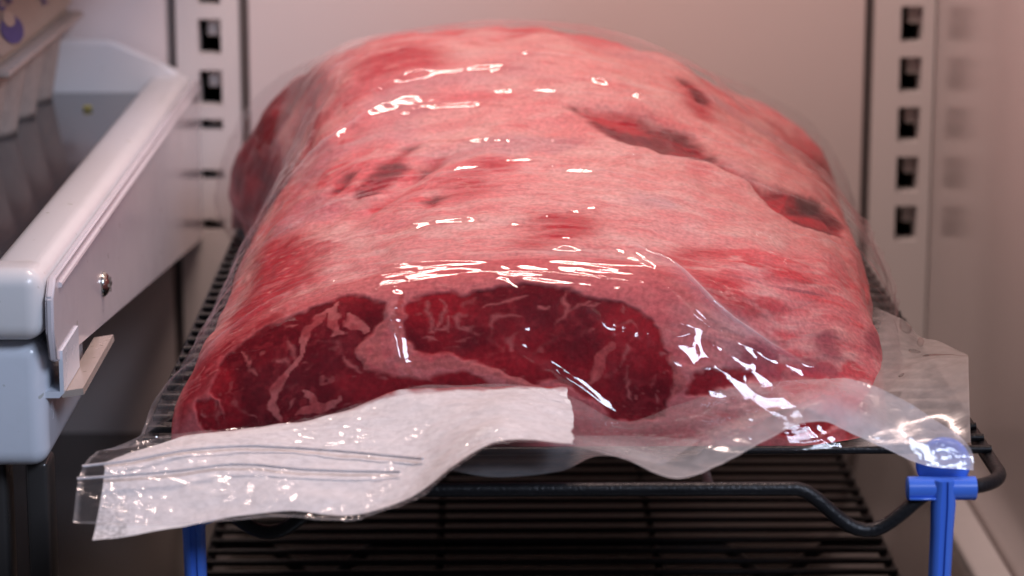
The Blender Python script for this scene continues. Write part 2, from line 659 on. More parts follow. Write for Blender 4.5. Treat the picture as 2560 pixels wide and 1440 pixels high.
# ------------------------------------------------------------------ left half shelf
ZS = 0.054
XS = -0.1275
sh = tag(empty('half_shelf_or_shade', (XS, 0.24, ZS)), 'white rimmed glass half shelf holding the egg carton', 'shelf')
bm = bmesh.new()
add_box(bm, -0.50, XS - 0.016, 0.05, YW - 0.012, ZS - 0.012, ZS - 0.007, 0.0005, 1)
adopt(build('glass_pane', bm, M['shelfglass']), sh)
bm = bmesh.new()
add_box(bm, XS - 0.018, XS, 0.036, YW - 0.002, ZS - 0.021, ZS, 0.005, 5)
adopt(build('side_rim', bm, M['white']), sh)
bm = bmesh.new()
add_box(bm, -0.50, XS - 0.0003, 0.033, 0.052, ZS - 0.0213, ZS + 0.0004, 0.0055, 6)
adopt(build('front_rim', bm, M['white']), sh)
bm = bmesh.new()
o_ = [(-0.50, ZS - 0.012), (XS - 0.004, ZS - 0.012), (XS - 0.004, ZS + 0.001), (XS - 0.014, ZS + 0.006), (XS - 0.034, ZS + 0.0155), (-0.50, ZS + 0.0165)]
add_prism(bm, o_, 'y', YW - 0.016, YW - 0.006)
bmesh.ops.bevel(bm, geom=bm.edges[:], offset=0.0015, segments=2, affect='EDGES')
adopt(build('back_rim', bm, M['white']), sh)
bm = bmesh.new()
pl = [(0.040, ZS - 0.003), (0.034, ZS - 0.008), (0.033, ZS - 0.018), (0.037, 0.0262), (0.046, 0.0245), (YW - 0.001, -0.0215), (YW - 0.001, ZS - 0.003)]
add_prism(bm, pl, 'x', XS + 0.0004, XS + 0.0028)
bmesh.ops.bevel(bm, geom=bm.edges[:], offset=0.0006, segments=2, affect='EDGES')
adopt(build('bracket_plate', bm, M['bracket']), sh)
bm = bmesh.new()                              # rolled bead along the top of the plate
add_tube(bm, [(XS + 0.003, y, ZS - 0.0065) for y in np.linspace(0.045, YW - 0.004, 12)], 0.0009, 8)
adopt(build('plate_bead', bm, M['bracket']), sh)
sp = at(258, 710, next(y for y in np.linspace(0.05, 0.3, 400) if at(258, 710, y)[0] < XS + 0.003 or y > 0.299))
bm = bmesh.new()
b2 = bmesh.new()
bmesh.ops.create_uvsphere(b2, u_segments=20, v_segments=10, radius=0.0042)
for v in b2.verts:
    v.co = Vector((v.co.x * 0.55 + XS + 0.0030, v.co.y + sp[1], v.co.z + sp[2]))
join(bm, b2)
add_box(bm, XS + 0.0048, XS + 0.0056, sp[1] - 0.0025, sp[1] + 0.0025, sp[2] - 0.0005, sp[2] + 0.0005)
add_box(bm, XS + 0.0048, XS + 0.0056, sp[1] - 0.0005, sp[1] + 0.0005, sp[2] - 0.0025, sp[2] + 0.0025)
adopt(build('screw', bm, M['screw']), sh)

shade_root = tag(empty('half_shelf_or_shade', (-0.33, 0.24, 0.155)), 'added out-of-view board shading the left back wall', 'shelf')
bm = bmesh.new()
add_box(bm, -0.598, -0.116, 0.03, YW - 0.01, 0.145, 0.163, 0.003, 3)  # unseen opaque board, added to keep light off the left back wall
adopt(build('shade_slab', bm, M['white']), shade_root)

# pale box bracket and dark post under the shelf front
bk = tag(empty('shelf_support', (XS - 0.02, 0.05, -0.01)), 'pale rounded plastic box below the half shelf front on a dark post', 'support')
bm = bmesh.new()
add_box(bm, -0.20, XS - 0.0015, 0.040, 0.120, -0.0075, ZS - 0.0225, 0.0055, 6)
adopt(build('box', bm, M['bluewhite']), bk)
bm = bmesh.new()
add_box(bm, XS - 0.010, XS - 0.003, 0.048, 0.062, ZF, -0.0078, 0.0015, 3)
add_box(bm, XS - 0.030, XS - 0.0165, 0.052, 0.066, ZF, -0.0078, 0.0015, 3)
adopt(build('post', bm, M['post']), bk)

dr = tag(empty('drawer_rail', (XS, 0.06, 0.02)), 'small white plastic channel with turned up lip behind the pale box', 'rail')
bm = bmesh.new()
q0 = [(XS + 0.0005, 0.0175), (XS + 0.0075, 0.0175), (XS + 0.009, 0.019), (XS + 0.009, 0.032), (XS + 0.0078, 0.032), (XS + 0.0078, 0.0195), (XS + 0.0005, 0.0195)]
add_prism(bm, [(x - 0.0055, z - 0.004) for x, z in q0], 'y', 0.043, 0.075)
adopt(build('channel', bm, M['bluewhite']), dr)
bm = bmesh.new()
add_prism(bm, [(XS + 0.0022, 0.0125), (XS + 0.0088, 0.0135), (XS + 0.0085, 0.0155), (XS + 0.0022, 0.0145)], 'y', 0.047, 0.115)
M['lipstrip'] = plain('clear_strip', (0.42, 0.35, 0.31), 0.25, specks=0.6)
adopt(build('lip', bm, M['lipstrip']), dr)

# ------------------------------------------------------------------ egg carton
ec = tag(empty('egg_carton', (-0.21, 0.35, ZS - 0.007)), 'grey beige pulp egg carton with a blue print on its lid', 'egg carton')
zb, zt = ZS - 0.0068, ZS + 0.026
y0e, y1e, xr_, xl_ = 0.255, 0.436, -0.1785, -0.2785
NP = 4
NYc = 97
ys = np.linspace(y0e, y1e, NYc)
pit = (y1e - y0e) / NP
ph = ((ys - y0e) / pit) % 1.0
cup = np.abs(np.sin(math.pi * ph)) ** 0.55
rowsC = []
for k in range(13):
    q = k / 12
    z = zt + (zb - zt) * q
    bulge = 0.0015 + 0.005 * q
    taper = 0.0055 * q
    x = xr_ - taper - (1 - cup) * bulge * 2.2
    # cups narrow towards their bottoms
    yy = y0e + (np.floor((ys - y0e) / pit - 1e-9).clip(0) + 0.5) * pit
    yk = yy + (ys - yy) * (1 - 0.30 * q)
    rowsC.append(np.stack([x, yk, np.full(NYc, z)], -1))
rowsC.append(rowsC[-1] * [1, 1, 1] + np.array([-0.022, 0, 0.0003]))
G = np.array(rowsC)
adopt(grid_mesh('tray', G, M['pulp']), ec)
bm = bmesh.new()
add_box(bm, xl_, xr_ - 0.012, y0e + 0.006, y1e - 0.006, zb + 0.004, zt - 0.001, 0.004, 2)
adopt(build('tray_core', bm, M['pulp']), ec)
bm = bmesh.new()
add_box(bm, xl_ - 0.004, xr_ + 0.0055, y0e - 0.004, y1e + 0.004, zt - 0.0005, zt + 0.0022, 0.001, 2)
adopt(build('flange', bm, M['pulp']), ec)
bm = bmesh.new()
xa, xb_ = xr_ + 0.0035, xr_ - 0.016
vs = [(xa, y0e - 0.002, zt + 0.003), (xa, y1e + 0.002, zt + 0.003), (xl_, y1e + 0.002, zt + 0.003), (xl_, y0e - 0.002, zt + 0.003),
      (xb_, y0e + 0.01, zt + 0.040), (xb_, y1e - 0.010, zt + 0.040), (xl_ + 0.016, y1e - 0.010, zt + 0.040), (xl_ + 0.016, y0e + 0.01, zt + 0.040)]
bv = [bm.verts.new(v) for v in vs]
for f in ((0, 1, 5, 4), (1, 2, 6, 5), (2, 3, 7, 6), (3, 0, 4, 7), (4, 5, 6, 7), (3, 2, 1, 0)):
    bm.faces.new([bv[i] for i in f])
bmesh.ops.bevel(bm, geom=bm.edges[:], offset=0.004, segments=4, affect='EDGES')
lid = adopt(build('lid', bm, M['pulplid']), ec)


def on_lid(y, h, lift=0.0003):
    """point on the sloping lid side: y along the carton, h up the slope 0..1"""
    n = Vector((0.040 - 0.003, 0, 0.0195)).normalized()
    return Vector((xa + (xb_ - xa) * h, y, zt + 0.003 + 0.037 * h)) + n * lift


def print_patch(name, pts, m, lift):
    bm = bmesh.new()
    bm.faces.new([bm.verts.new(on_lid(y, h, lift)) for y, h in pts])
    o = build(name, bm, M[m], smooth=False)
    o.parent = lid
    o.matrix_parent_inverse = (ec.matrix_basis @ lid.matrix_parent_inverse).inverted()
    return o


def ell(cy, ch, ry, rh, n=28, a0=0, a1=2 * math.pi):
    return [(cy + ry * math.cos(a0 + (a1 - a0) * k / n), ch + rh * math.sin(a0 + (a1 - a0) * k / n)) for k in range(n)]


print_patch('print', ell(0.2960, 0.235, 0.0205, 0.130), 'ink', 0.0005)
print_patch('print', ell(0.2985, 0.330, 0.0105, 0.072), 'cream', 0.0008)
# two letters of the brand line, seen from the shelf side
def letter(strokes, cy, ch, sy, sh_):
    bm = bmesh.new()
    for (a0, b0), (a1, b1) in strokes:
        p, q = Vector((a0, b0)), Vector((a1, b1))
        d = (q - p).normalized() * 0.12
        n = Vector((-d.y, d.x))
        bm.faces.new([bm.verts.new(on_lid(cy + t.x * sy, ch + t.y * sh_, 0.0006)) for t in (p - d * 0.4 + n, p - d * 0.4 - n, q + d * 0.4 - n, q + d * 0.4 + n)])
        for v in bm.verts:
            pass
    o = build('print', bm, M['ink'], smooth=False)
    o.parent = lid
    o.matrix_parent_inverse = (ec.matrix_basis @ lid.matrix_parent_inverse).inverted()


letter([((0, 0), (0, 1)), ((0, 1), (.7, 1)), ((0, .5), (.6, .5)), ((0, 0), (.7, 0))], 0.296, 0.44, 0.011, 0.12)
letter([((0, 0), (0, 1)), ((0, 1), (.7, 0)), ((.7, 0), (.7, 1))], 0.312, 0.44, 0.011, 0.12)
letter([((0, 0), (.4, 1)), ((.4, 1), (.8, 0))], 0.372, 0.24, 0.012, 0.10)

cp = at(232, 265, 0.40)
cp[2] = ZS - 0.0062
bm = bmesh.new()
bmesh.ops.create_icosphere(bm, subdivisions=2, radius=0.0016)
for v in bm.verts:
    v.co = Vector((v.co.x * 1.5, v.co.y, v.co.z * 0.7)) * (0.8 + 0.4 * random.random())
cr = build('food_crumb', bm, M['crumb'])
cr.location = (cp[0], 0.385, ZS - 0.0060)
tag(cr, 'tiny yellow green crumb lying on the glass of the half shelf', 'crumb')

# ------------------------------------------------------------------ cooling racks
RXL, RXR, RYB = -0.1005, 0.1495, 0.402
RC = (RXL + RXR) / 2


def rail_path(zc):
    r, dip, dw = 0.016, 0.0125, 0.020
    pts = []

    def dipz(x, c):
        t = abs(x - c) / dw
        return -dip * (0.5 + 0.5 * math.cos(math.pi * t)) ** 0.8 if t < 1 else 0.0
    cR, cL = RC + 0.0850, RC - 0.0850
    xs_ = np.linspace(RXL + r, RXR - r, 90)
    for x in xs_:
        pts.append((x, 0.0, zc + dipz(x, cR) + dipz(x, cL)))
    for k in range(1, 8):
        a = -math.pi / 2 + math.pi / 2 * k / 8
        pts.append((RXR - r + r * math.cos(a), r + r * math.sin(a), zc))
    for y in np.linspace(r, RYB - r, 14):
        pts.append((RXR, y, zc))
    for k in range(1, 8):
        a = math.pi / 2 * k / 8
        pts.append((RXR - r + r * math.cos(a), RYB - r + r * math.sin(a), zc))
    for x in np.linspace(RXR - r, RXL + r, 12):
        pts.append((x, RYB, zc))
    for k in range(1, 8):
        a = math.pi / 2 + math.pi / 2 * k / 8
        pts.append((RXL + r + r * math.cos(a), RYB - r + r * math.sin(a), zc))
    for y in np.linspace(RYB - r, r, 14):
        pts.append((RXL, y, zc))
    for k in range(1, 8):
        a = math.pi + math.pi / 2 * k / 8
        pts.append((RXL + r + r * math.cos(a), r + r * math.sin(a), zc))
    return pts


RR, WR = 0.0021, 0.00125


def wires():
    n = 30
    return np.linspace(0.030, RYB - 0.010, n)


def make_leg(side):
    """blue moulded T-clip: sleeve round the rail, a tab above it, a ribbed leg below"""
    cx = RC + side * 0.1058
    legs = []
    bm = bmesh.new()
    add_tube(bm, [(cx - 0.0098, 0, 0), (cx - 0.0096, 0, 0), (cx + 0.0096, 0, 0), (cx + 0.0098, 0, 0)], [0.0030, 0.0034, 0.0034, 0.0030], 20)
    add_box(bm, cx - 0.0096, cx - 0.002, -0.0038, -0.0026, -0.0026, -0.0018, 0.0003, 1)
    # leg, slightly leaning, with a raised mid rib
    b = bmesh.new()
    zz = [0.003, -0.004, -0.012, -0.05, -0.0905]
    wd = [0.0026, 0.0034, 0.0031, 0.0029, 0.0027]
    prof = lambda w: [(-w, 0.0008), (-w, -0.0016), (-w * 0.55, -0.0030), (-w * 0.30, -0.0031), (-w * 0.22, -0.0024), (w * 0.22, -0.0024), (w * 0.30, -0.0031), (w * 0.55, -0.0030), (w, -0.0016), (w, 0.0008)]
    rings = []
    for z, w in zip(zz, wd):
        sh_ = cx + side * 0.0004 + (-z) * 0.012 * side * -1
        rings.append([b.verts.new((sh_ + x, y - 0.0012, z)) for x, y in prof(w)])
    for A, B in zip(rings, rings[1:]):
        for k in range(10):
            b.faces.new([A[k], A[(k + 1) % 10], B[(k + 1) % 10], B[k]])
    b.faces.new(rings[0])
    b.faces.new(rings[-1][::-1])
    join(bm, b)
    leg = build('leg', bm, M['blue'], angle=50)
    bm = bmesh.new()
    n = 32
    prof2 = [(0.0, -0.0012), (0.0068, -0.0012), (0.0077, -0.0004), (0.0078, 0.0008), (0.0072, 0.0014), (0.0, 0.0014)]
    rg = []
    for k in range(n):
        a = 2 * math.pi * k / n
        rg.append([bm.verts.new((cx + 0.0008 + r_ * math.cos(a), 0.003 + y_, (0.0062 if side > 0 else -0.0035) + r_ * math.sin(a))) for r_, y_ in prof2[1:-1]])
    for k in range(n):
        A, B = rg[k], rg[(k + 1) % n]
        for j in range(len(A) - 1):
            bm.faces.new([A[j], A[j + 1], B[j + 1], B[j]])
    bm.faces.new([r_[0] for r_ in rg])
    bm.faces.new([r_[-1] for r_ in rg][::-1])
    tab = build('tab', bm, M['blue'], angle=50)
    return leg, tab


def make_rack(z, label):
    root = tag(empty('cooling_rack', (RC, 0.2, z)), label, 'cooling rack', 'black wire cooling racks stacked in the fridge')
    bm = bmesh.new()
    add_tube(bm, rail_path(0.0), RR, 12, closed=True)
    o = build('frame', bm, M['black'], angle=80)
    o.location = (-RC, -0.2, 0)
    o.parent = root
    zw = RR + WR - 0.0006
    proto = None
    for y in wires():
        if proto is None:
            bm = bmesh.new()
            add_tube(bm, [(RXL - 0.0004, 0, 0), (RXR + 0.0004, 0, 0)], WR, 10)
            proto = w = build('cross_wire', bm, M['black'], angle=80)
        else:
            w = proto.copy()
            COL.objects.link(w)
        w.location = (-RC, y - 0.2, zw)
        w.parent = root
    proto = None
    for x in (RC - 0.040, RC + 0.040):
        if proto is None:
            bm = bmesh.new()
            add_tube(bm, [(0, 0.0, 0), (0, RYB, 0)], WR * 1.25, 10)
            proto = w = build('long_wire', bm, M['black'], angle=80)
        else:
            w = proto.copy()
            COL.objects.link(w)
        w.location = (x - RC, -0.2, 0.0003)
        w.parent = root
    # sturdy cross bar under the middle, with stacking dips
    bm = bmesh.new()
    pp = [(x, 0.0, p[2]) for x, p in ((p[0], p) for p in rail_path(0.0)[:90])]
    pp = [(RXL, 0, 0)] + pp + [(RXR, 0, 0)]
    add_tube(bm, pp, RR, 10)
    o = build('middle_bar', bm, M['black'], angle=80)
    o.location = (-RC, 0.231 - 0.2, -0.0004)
    o.parent = root
    for side in (1, -1):
        leg, tab = make_leg(side)
        leg.location = (-RC, -0.2, 0)
        leg.parent = root
        tab.parent = leg
    return root


upper = make_rack(-0.0022, 'upper black wire cooling rack with blue legs under the bagged beef')
ZR2 = -0.0947


def dup(o, parent=None):
    c = o.copy()
    COL.objects.link(c)
    c.parent = parent
    c.matrix_parent_inverse = o.matrix_parent_inverse.copy()
    for ch in o.children:
        if not ch.name.startswith(('leg', 'tab')):
            dup(ch, c)
    return c


lower = dup(upper)
lower.location = (RC, 0.2, ZR2)
lower['label'] = 'lower black wire cooling rack lying on the dark glass shelf'
for ch in list(lower.children):                 # the dips of the lower rack reach into the shelf gap: it lies on its bars
    pass

# ------------------------------------------------------------------ the beef
SEC_Y = [0.03, 0.10, 0.18, 0.26, 0.34, 0.42]
SEC = np.array([
    [(-.089, 0), (-.093, .010), (-.084, .023), (-.063, .034), (-.035, .0430), (0, .0470), (.035, .0470), (.062, .0430), (.088, .035), (.109, .026), (.119, .014), (.100, 0)],
    [(-.081, 0), (-.085, .012), (-.079, .029), (-.062, .043), (-.034, .054), (.002, .0595), (.038, .0605), (.070, .056), (.098, .047), (.120, .035), (.128, .018), (.116, 0)],
    [(-.078, 0), (-.082, .013), (-.078, .032), (-.064, .052), (-.040, .067), (.002, .073), (.040, .0735), (.072, .069), (.103, .057), (.127, .039), (.135, .017), (.130, 0)],
    [(-.074, 0), (-.078, .014), (-.074, .036), (-.065, .059), (-.050, .0835), (-.005, .0925), (.040, .0915), (.075, .0805), (.102, .060), (.126, .040), (.137, .018), (.132, 0)],
    [(-.094, 0), (-.103, .018), (-.099, .042), (-.082, .062), (-.050, .077), (-.005, .084), (.035, .082), (.070, .072), (.105, .060), (.133, .046), (.143, .022), (.138, 0)],
    [(-.086, 0), (-.093, .020), (-.089, .042), (-.072, .062), (-.045, .073), (-.005, .076), (.034, .074), (.067, .066), (.100, .055), (.127, .042), (.136, .020), (.130, 0)],
])
YB = 0.40


def beef_surface(ncol, nback, ntop, nfront, grow=0.0):
    """grid (rows, cols, 3): up the back, along the top to the front edge, down the cut face"""
    s = np.linspace(0, 1, ncol)
    T = catmull(SEC, 120, np.linspace(0, 1, 120))                # dense in Y
    T = np.swapaxes(catmull(np.swapaxes(T, 0, 1), ncol), 0, 1)     # dense in s
    yt = np.linspace(SEC_Y[0], SEC_Y[-1], 120)
    # even spacing: SEC_Y is nearly uniform
    yt = np.interp(np.linspace(0, len(SEC_Y) - 1, 120), np.arange(len(SEC_Y)), SEC_Y)
    xm = T[30, :, 0]
    sR = sstep(0.60, 0.90, s)
    yf = 0.036 + 0.028 * sstep(0.70, 1.0, s) + 0.012 * np.clip((-0.06 - xm) / 0.035, 0, 1) ** 2 - grow
    yb = YB - 0.05 * np.clip(np.abs(xm - 0.02) / 0.11, 0, 1.2) ** 3 + grow
    rows = []
    rb, rf, pb, pf = 0.05, 0.022, 2.3, 3.2
    for k in range(nback):
        th = math.pi / 2 * k / nback
        e, m = rb * (1 - math.cos(th) ** (2 / pb)), math.sin(th) ** (2 / pb) if k else 0.0
        rows.append((yb - e, np.full(ncol, m)))
    for k in range(ntop):
        t = k / ntop
        rows.append(((yb - rb) + ((yf + rf) - (yb - rb)) * t, np.ones(ncol)))
    for k in range(nfront + 1):
        th = math.pi / 2 * (1 - k / nfront)
        e, m = rf * (1 - max(0, math.cos(th)) ** (2 / pf)), math.sin(th) ** (2 / pf) if k < nfront else 0.0
        rows.append((yf + e, np.full(ncol, m)))
    # even out the face rows by arc length
    G = np.zeros((len(rows), ncol, 3))
    for i, (yy, m) in enumerate(rows):
        f = np.interp(yy, yt, np.arange(120.0))
        i0 = np.clip(f.astype(int), 0, 118)
        w = np.clip(f - i0, 0, 1)
        c = np.arange(ncol)
        p = T[i0, c] * (1 - w)[:, None] + T[i0 + 1, c] * w[:, None]
        G[i, :, 0] = p[:, 0]
        G[i, :, 2] = p[:, 1] * m
        G[i, :, 1] = yy + 0.0
    nf0 = nback + ntop
    F = G[nf0:]
    for c in range(ncol):
        d = np.concatenate([[0], np.cumsum(np.linalg.norm(np.diff(F[:, c], axis=0), axis=1))])
        if d[-1] > 1e-6:
            tt = np.linspace(0, d[-1], len(d))
            F[:, c] = np.stack([np.interp(tt, d, F[:, c, j]) for j in range(3)], -1)
    G[nf0:] = F
    # the cut face leans back a little and belly curves out at its foot
    near = np.exp(-np.maximum(0, (G[..., 1] - yf[None, :])) / (0.02 + 0.05 * sR[None, :]))
    G[..., 1] += near * (0.010 * G[..., 2] / 0.05 - 0.006 + 0.040 * sR[None, :] * np.clip(G[..., 2] / 0.035, 0, 1.0) ** 1.3)
    return G, nf0, s


NB, NT, NF, NC = 40, 600, 250, 640
BG, nf0, bs = beef_surface(NC, NB, NT, NF)
BN = grid_normals(BG)
if BN[NB + 50, NC // 2, 2] < 0:
    BN = -BN
V = BG.reshape(-1, 3)
facew = np.zeros(BG.shape[:2])
facew[nf0:, :] = 1
lump = (fbm(V * [24, 15, 24], 3, 3) - 0.5) * 0.0095 + (fbm(V * [90, 60, 90], 3, 5) - 0.5) * 0.0022
lump = lump.reshape(BG.shape[:2]) * sstep(0.0, 0.012, BG[..., 2]) * (1 - 0.6 * facew)

# FEATURES_BEGIN  (points on the meat, in tenths of a millimetre)
MUSCLE = [[[-222,442,403],[-213,452,418],[-175,459,430],[-130,463,441],[-62,455,446],[-16,463,460],[33,467,468],[90,467,472],[165,470,467],[241,466,456],[316,456,441],[377,451,423],[430,442,405],[486,423,375],[519,407,351],[537,383,310],[555,366,268],[577,351,233],[569,341,197],[558,334,156],[539,324,112],[482,313,88],[388,317,91],[351,324,132],[298,336,168],[250,346,196],[197,353,214],[156,347,202],[118,349,212],[51,355,237],[6,364,262],[-62,365,272],[-107,362,279],[-148,367,280],[-182,369,287],[-212,389,323],[-222,410,360]],[[-156,344,214],[-100,351,223],[-47,351,231],[13,346,213],[21,344,194],[-2,338,180],[-77,338,184],[-145,341,191]],[[-798,376,168],[-788,400,205],[-764,434,247],[-727,445,279],[-682,459,311],[-626,477,345],[-568,471,366],[-515,481,391],[-454,488,412],[-417,494,423],[-363,484,425],[-313,459,411],[-294,451,405],[-301,427,372],[-331,412,337],[-353,386,297],[-360,379,283],[-337,368,266],[-330,359,234],[-285,354,223],[-247,350,212],[-194,344,214],[-101,341,183],[-101,330,124],[-307,325,118],[-401,325,99],[-458,319,78],[-585,314,76],[-706,321,51],[-744,328,60],[-759,340,104],[-771,358,146]],[[-840,374,130],[-825,372,138],[-790,364,152],[-770,349,129],[-751,337,93],[-736,328,64],[-770,327,49],[-809,341,57],[-832,354,85]],[[615,350,210],[646,364,230],[731,387,231],[789,401,220],[769,380,186],[653,351,171],[607,342,173]],[[749,405,258],[791,404,225],[852,406,190],[915,432,184],[986,479,186],[1051,511,172],[1079,547,182],[1015,534,215],[917,503,261],[823,461,291],[764,426,290]],[[994,564,260],[1013,608,284],[1047,651,288],[1076,656,272],[1088,633,238],[1093,591,205],[1061,559,203],[1016,540,223]],[[1190,787,245],[1232,869,230],[1244,850,202],[1239,774,183],[1214,702,177],[1183,695,203],[1178,732,228]],[[871,349,96],[929,374,108],[1001,394,93],[1058,398,58],[1022,368,43],[926,336,42],[841,319,52]],[[1087,405,42],[1158,435,13],[1172,439,13],[1112,394,13],[1099,385,13]]]
SEAMS = [[[-178,350,243],[-129,355,253],[-77,355,253],[-24,357,253],[24,353,238],[73,349,219],[118,346,205],[156,345,197]],[[-193,359,272],[-163,353,250],[-129,353,246]],[[-457,463,387],[-487,448,367],[-516,424,338],[-534,404,308],[-537,383,275]],[[-537,381,271],[-556,372,250],[-589,360,219],[-615,351,190],[-619,339,154],[-607,329,122],[-589,320,90]],[[-439,477,403],[-441,445,376],[-433,414,340],[-417,410,334]],[[-623,341,162],[-615,334,140]],[[-392,450,386],[-391,426,357],[-365,424,353],[-357,414,336]],[[-521,344,176],[-499,337,151],[-473,333,132],[-446,336,139],[-420,340,157]],[[-540,323,112],[-495,329,126],[-458,334,136]],[[329,343,197],[344,357,240],[359,370,271],[386,384,303]],[[569,336,167],[588,343,204],[577,358,251],[559,371,282]],[[-330,358,246],[-345,382,290],[-315,402,331],[-285,408,353],[-270,423,384]],[[-308,396,321],[-300,371,277],[-285,353,235]],[[-244,461,430],[-239,401,355],[-223,366,286],[-212,344,225]]]
VEINS = [[[-154,449,421],[-149,426,391],[-150,404,354],[-146,395,337]],[[-107,448,425],[-100,428,398],[-115,412,371],[-130,403,354],[-141,395,337]],[[-126,403,354],[-92,403,358],[-88,419,385]],[[-62,421,392],[-58,404,361],[-28,402,358],[-2,395,340],[10,398,347]],[[-28,407,368],[-13,399,351],[-2,395,340]],[[-16,451,439],[-28,442,426],[-39,433,412]],[[10,429,413],[33,435,421],[74,441,430],[127,448,439]],[[36,400,354],[40,416,389],[89,415,389],[112,412,382]],[[36,400,354],[44,390,326],[62,383,308]],[[165,430,409],[176,427,401],[184,432,408]],[[252,466,455],[244,449,431],[240,429,401],[229,417,381],[221,406,360]],[[240,425,394],[271,436,411],[301,444,421],[316,450,427]],[[308,440,414],[339,447,420]],[[213,397,339],[232,393,332],[209,385,311],[186,378,289],[167,373,275]],[[115,397,343],[100,388,322],[92,379,297]],[[300,391,325],[315,402,345],[330,406,352]],[[387,421,375],[394,411,358],[417,411,358],[440,420,371],[447,407,351]],[[407,441,405],[410,432,392]],[[383,393,324],[402,399,338]],[[416,360,243],[423,369,268],[431,383,303],[450,389,317]],[[426,340,178],[430,351,210],[442,360,239]],[[359,347,211],[381,353,225],[400,357,236]],[[498,340,182],[513,346,203],[524,350,218]],[[516,332,145],[520,337,167]],[[430,341,178],[441,331,145]],[[521,377,289],[540,373,278]],[[21,369,273],[51,376,290]],[[-163,388,323],[-137,385,316]],[[-77,378,302],[-66,379,305]],[[329,347,211],[314,343,193],[302,340,182]],[[-580,405,300],[-571,389,281],[-556,375,257]],[[-590,459,350],[-574,448,344],[-544,444,349]],[[-481,387,289],[-488,377,268]],[[-477,402,316],[-444,405,323],[-421,394,303],[-398,380,271]],[[-685,397,252],[-688,383,229],[-661,370,220]],[[-616,376,246],[-586,376,253],[-567,367,240]],[[-710,426,272],[-685,393,245]],[[-597,352,194],[-570,350,190],[-548,351,198]],[[-518,363,233],[-495,368,247]],[[-824,358,107],[-786,349,110],[-751,342,115]],[[-782,360,149],[-778,346,106],[-774,331,56]],[[-311,356,223],[-277,350,205]],[[-402,378,268],[-375,368,247],[-345,361,233]],[[-737,365,175],[-706,341,131],[-660,330,107]],[[-551,340,162],[-570,329,126]]]
GAPS = [[[782,1772,616],[825,1718,607],[888,1640,580],[971,1645,549],[1021,1670,515],[955,1486,543],[905,1621,550],[831,1657,583],[784,1718,599]],[[736,2466,783],[778,2511,770],[812,2463,746],[823,2362,729],[784,2264,744],[757,2395,756]],[[332,1925,772],[355,1896,758],[404,1921,754],[469,1912,737],[553,1910,714],[631,1907,696],[708,1892,668],[763,1832,642],[819,1720,607],[794,1698,596],[712,1627,624],[622,1600,643],[548,1625,671],[478,1616,708],[412,1708,729],[369,1801,749]],[[956,1613,531],[1009,1667,533],[1074,1714,494],[1155,1794,449],[1224,1806,398],[1254,1756,365],[1204,1561,381],[1127,1459,408],[1058,1372,449],[1001,1379,500],[967,1439,529]],[[-408,1347,568],[-389,1431,600],[-348,1508,625],[-306,1586,651],[-226,1749,674],[-220,1725,667],[-250,1604,659],[-271,1548,646],[-248,1520,640],[-269,1462,617],[-311,1387,608],[-353,1341,589]],[[-498,1449,558],[-488,1529,577],[-450,1553,600],[-427,1538,606],[-447,1485,590],[-473,1439,565]],[[-168,1058,587],[-159,1152,596],[-127,1155,604],[-142,1070,596]],[[-213,1416,602],[-182,1527,621],[-139,1616,645],[-122,1619,650],[-159,1496,621],[-197,1427,606]]]
CREASE = [[[796,1719,601],[858,1628,576],[917,1635,557],[963,1618,530],[985,1447,521]],[[332,1910,762],[421,1906,739],[553,1901,703],[701,1875,653],[812,1711,603]],[[956,1613,531],[1030,1538,510],[1142,1773,423],[1241,1702,364]],[[-420,1014,511],[-371,1237,526],[-297,1295,564],[-246,1404,599],[-177,1566,631],[-122,1631,660]],[[-492,1168,491],[-449,1294,531],[-408,1343,566]]]
RED = [[[-770,504,281],[-748,808,321],[-711,974,373],[-720,1258,403],[-654,1258,456],[-552,1078,480],[-555,931,446],[-518,734,438],[-586,645,395],[-666,570,351],[-719,474,300]],[[-874,449,172],[-847,547,221],[-772,534,286],[-676,549,344],[-601,502,367],[-670,459,316],[-728,438,273],[-784,385,189],[-855,369,120],[-891,365,72]],[[-17,1466,669],[49,1484,673],[62,1395,661],[9,1349,656]],[[-95,1322,641],[-17,1334,652],[-4,1150,620],[-42,1059,612],[-81,1120,613]],[[-908,3175,244],[-861,3304,450],[-788,3401,581],[-670,3291,706],[-722,3092,609],[-767,2800,438],[-801,2810,281]],[[-469,2399,832],[-362,2700,894],[-181,2583,909],[-134,2378,878],[-290,2267,835],[-389,2200,788],[-474,2181,747]],[[725,2404,777],[790,2477,752],[828,2229,709],[788,2086,703],[741,2225,753]],[[1222,2848,488],[1312,2945,409],[1378,3071,291],[1237,2463,433]],[[650,801,511],[730,803,499],[668,690,486],[576,658,498]],[[119,796,562],[255,919,591],[345,898,584],[319,770,556],[222,714,546],[148,680,537]],[[616,575,485],[740,600,460],[801,540,406],[844,539,363],[759,487,380],[647,491,441]],[[771,313,51],[940,347,53],[1090,401,31],[1180,444,13],[1123,401,13],[992,334,13],[815,300,13]],[[-919,3193,209],[-922,3418,324],[-835,3315,515],[-762,3408,614],[-671,3354,702],[-612,2841,739],[-705,2955,614],[-750,2795,470],[-704,1760,480],[-839,2888,204]]]
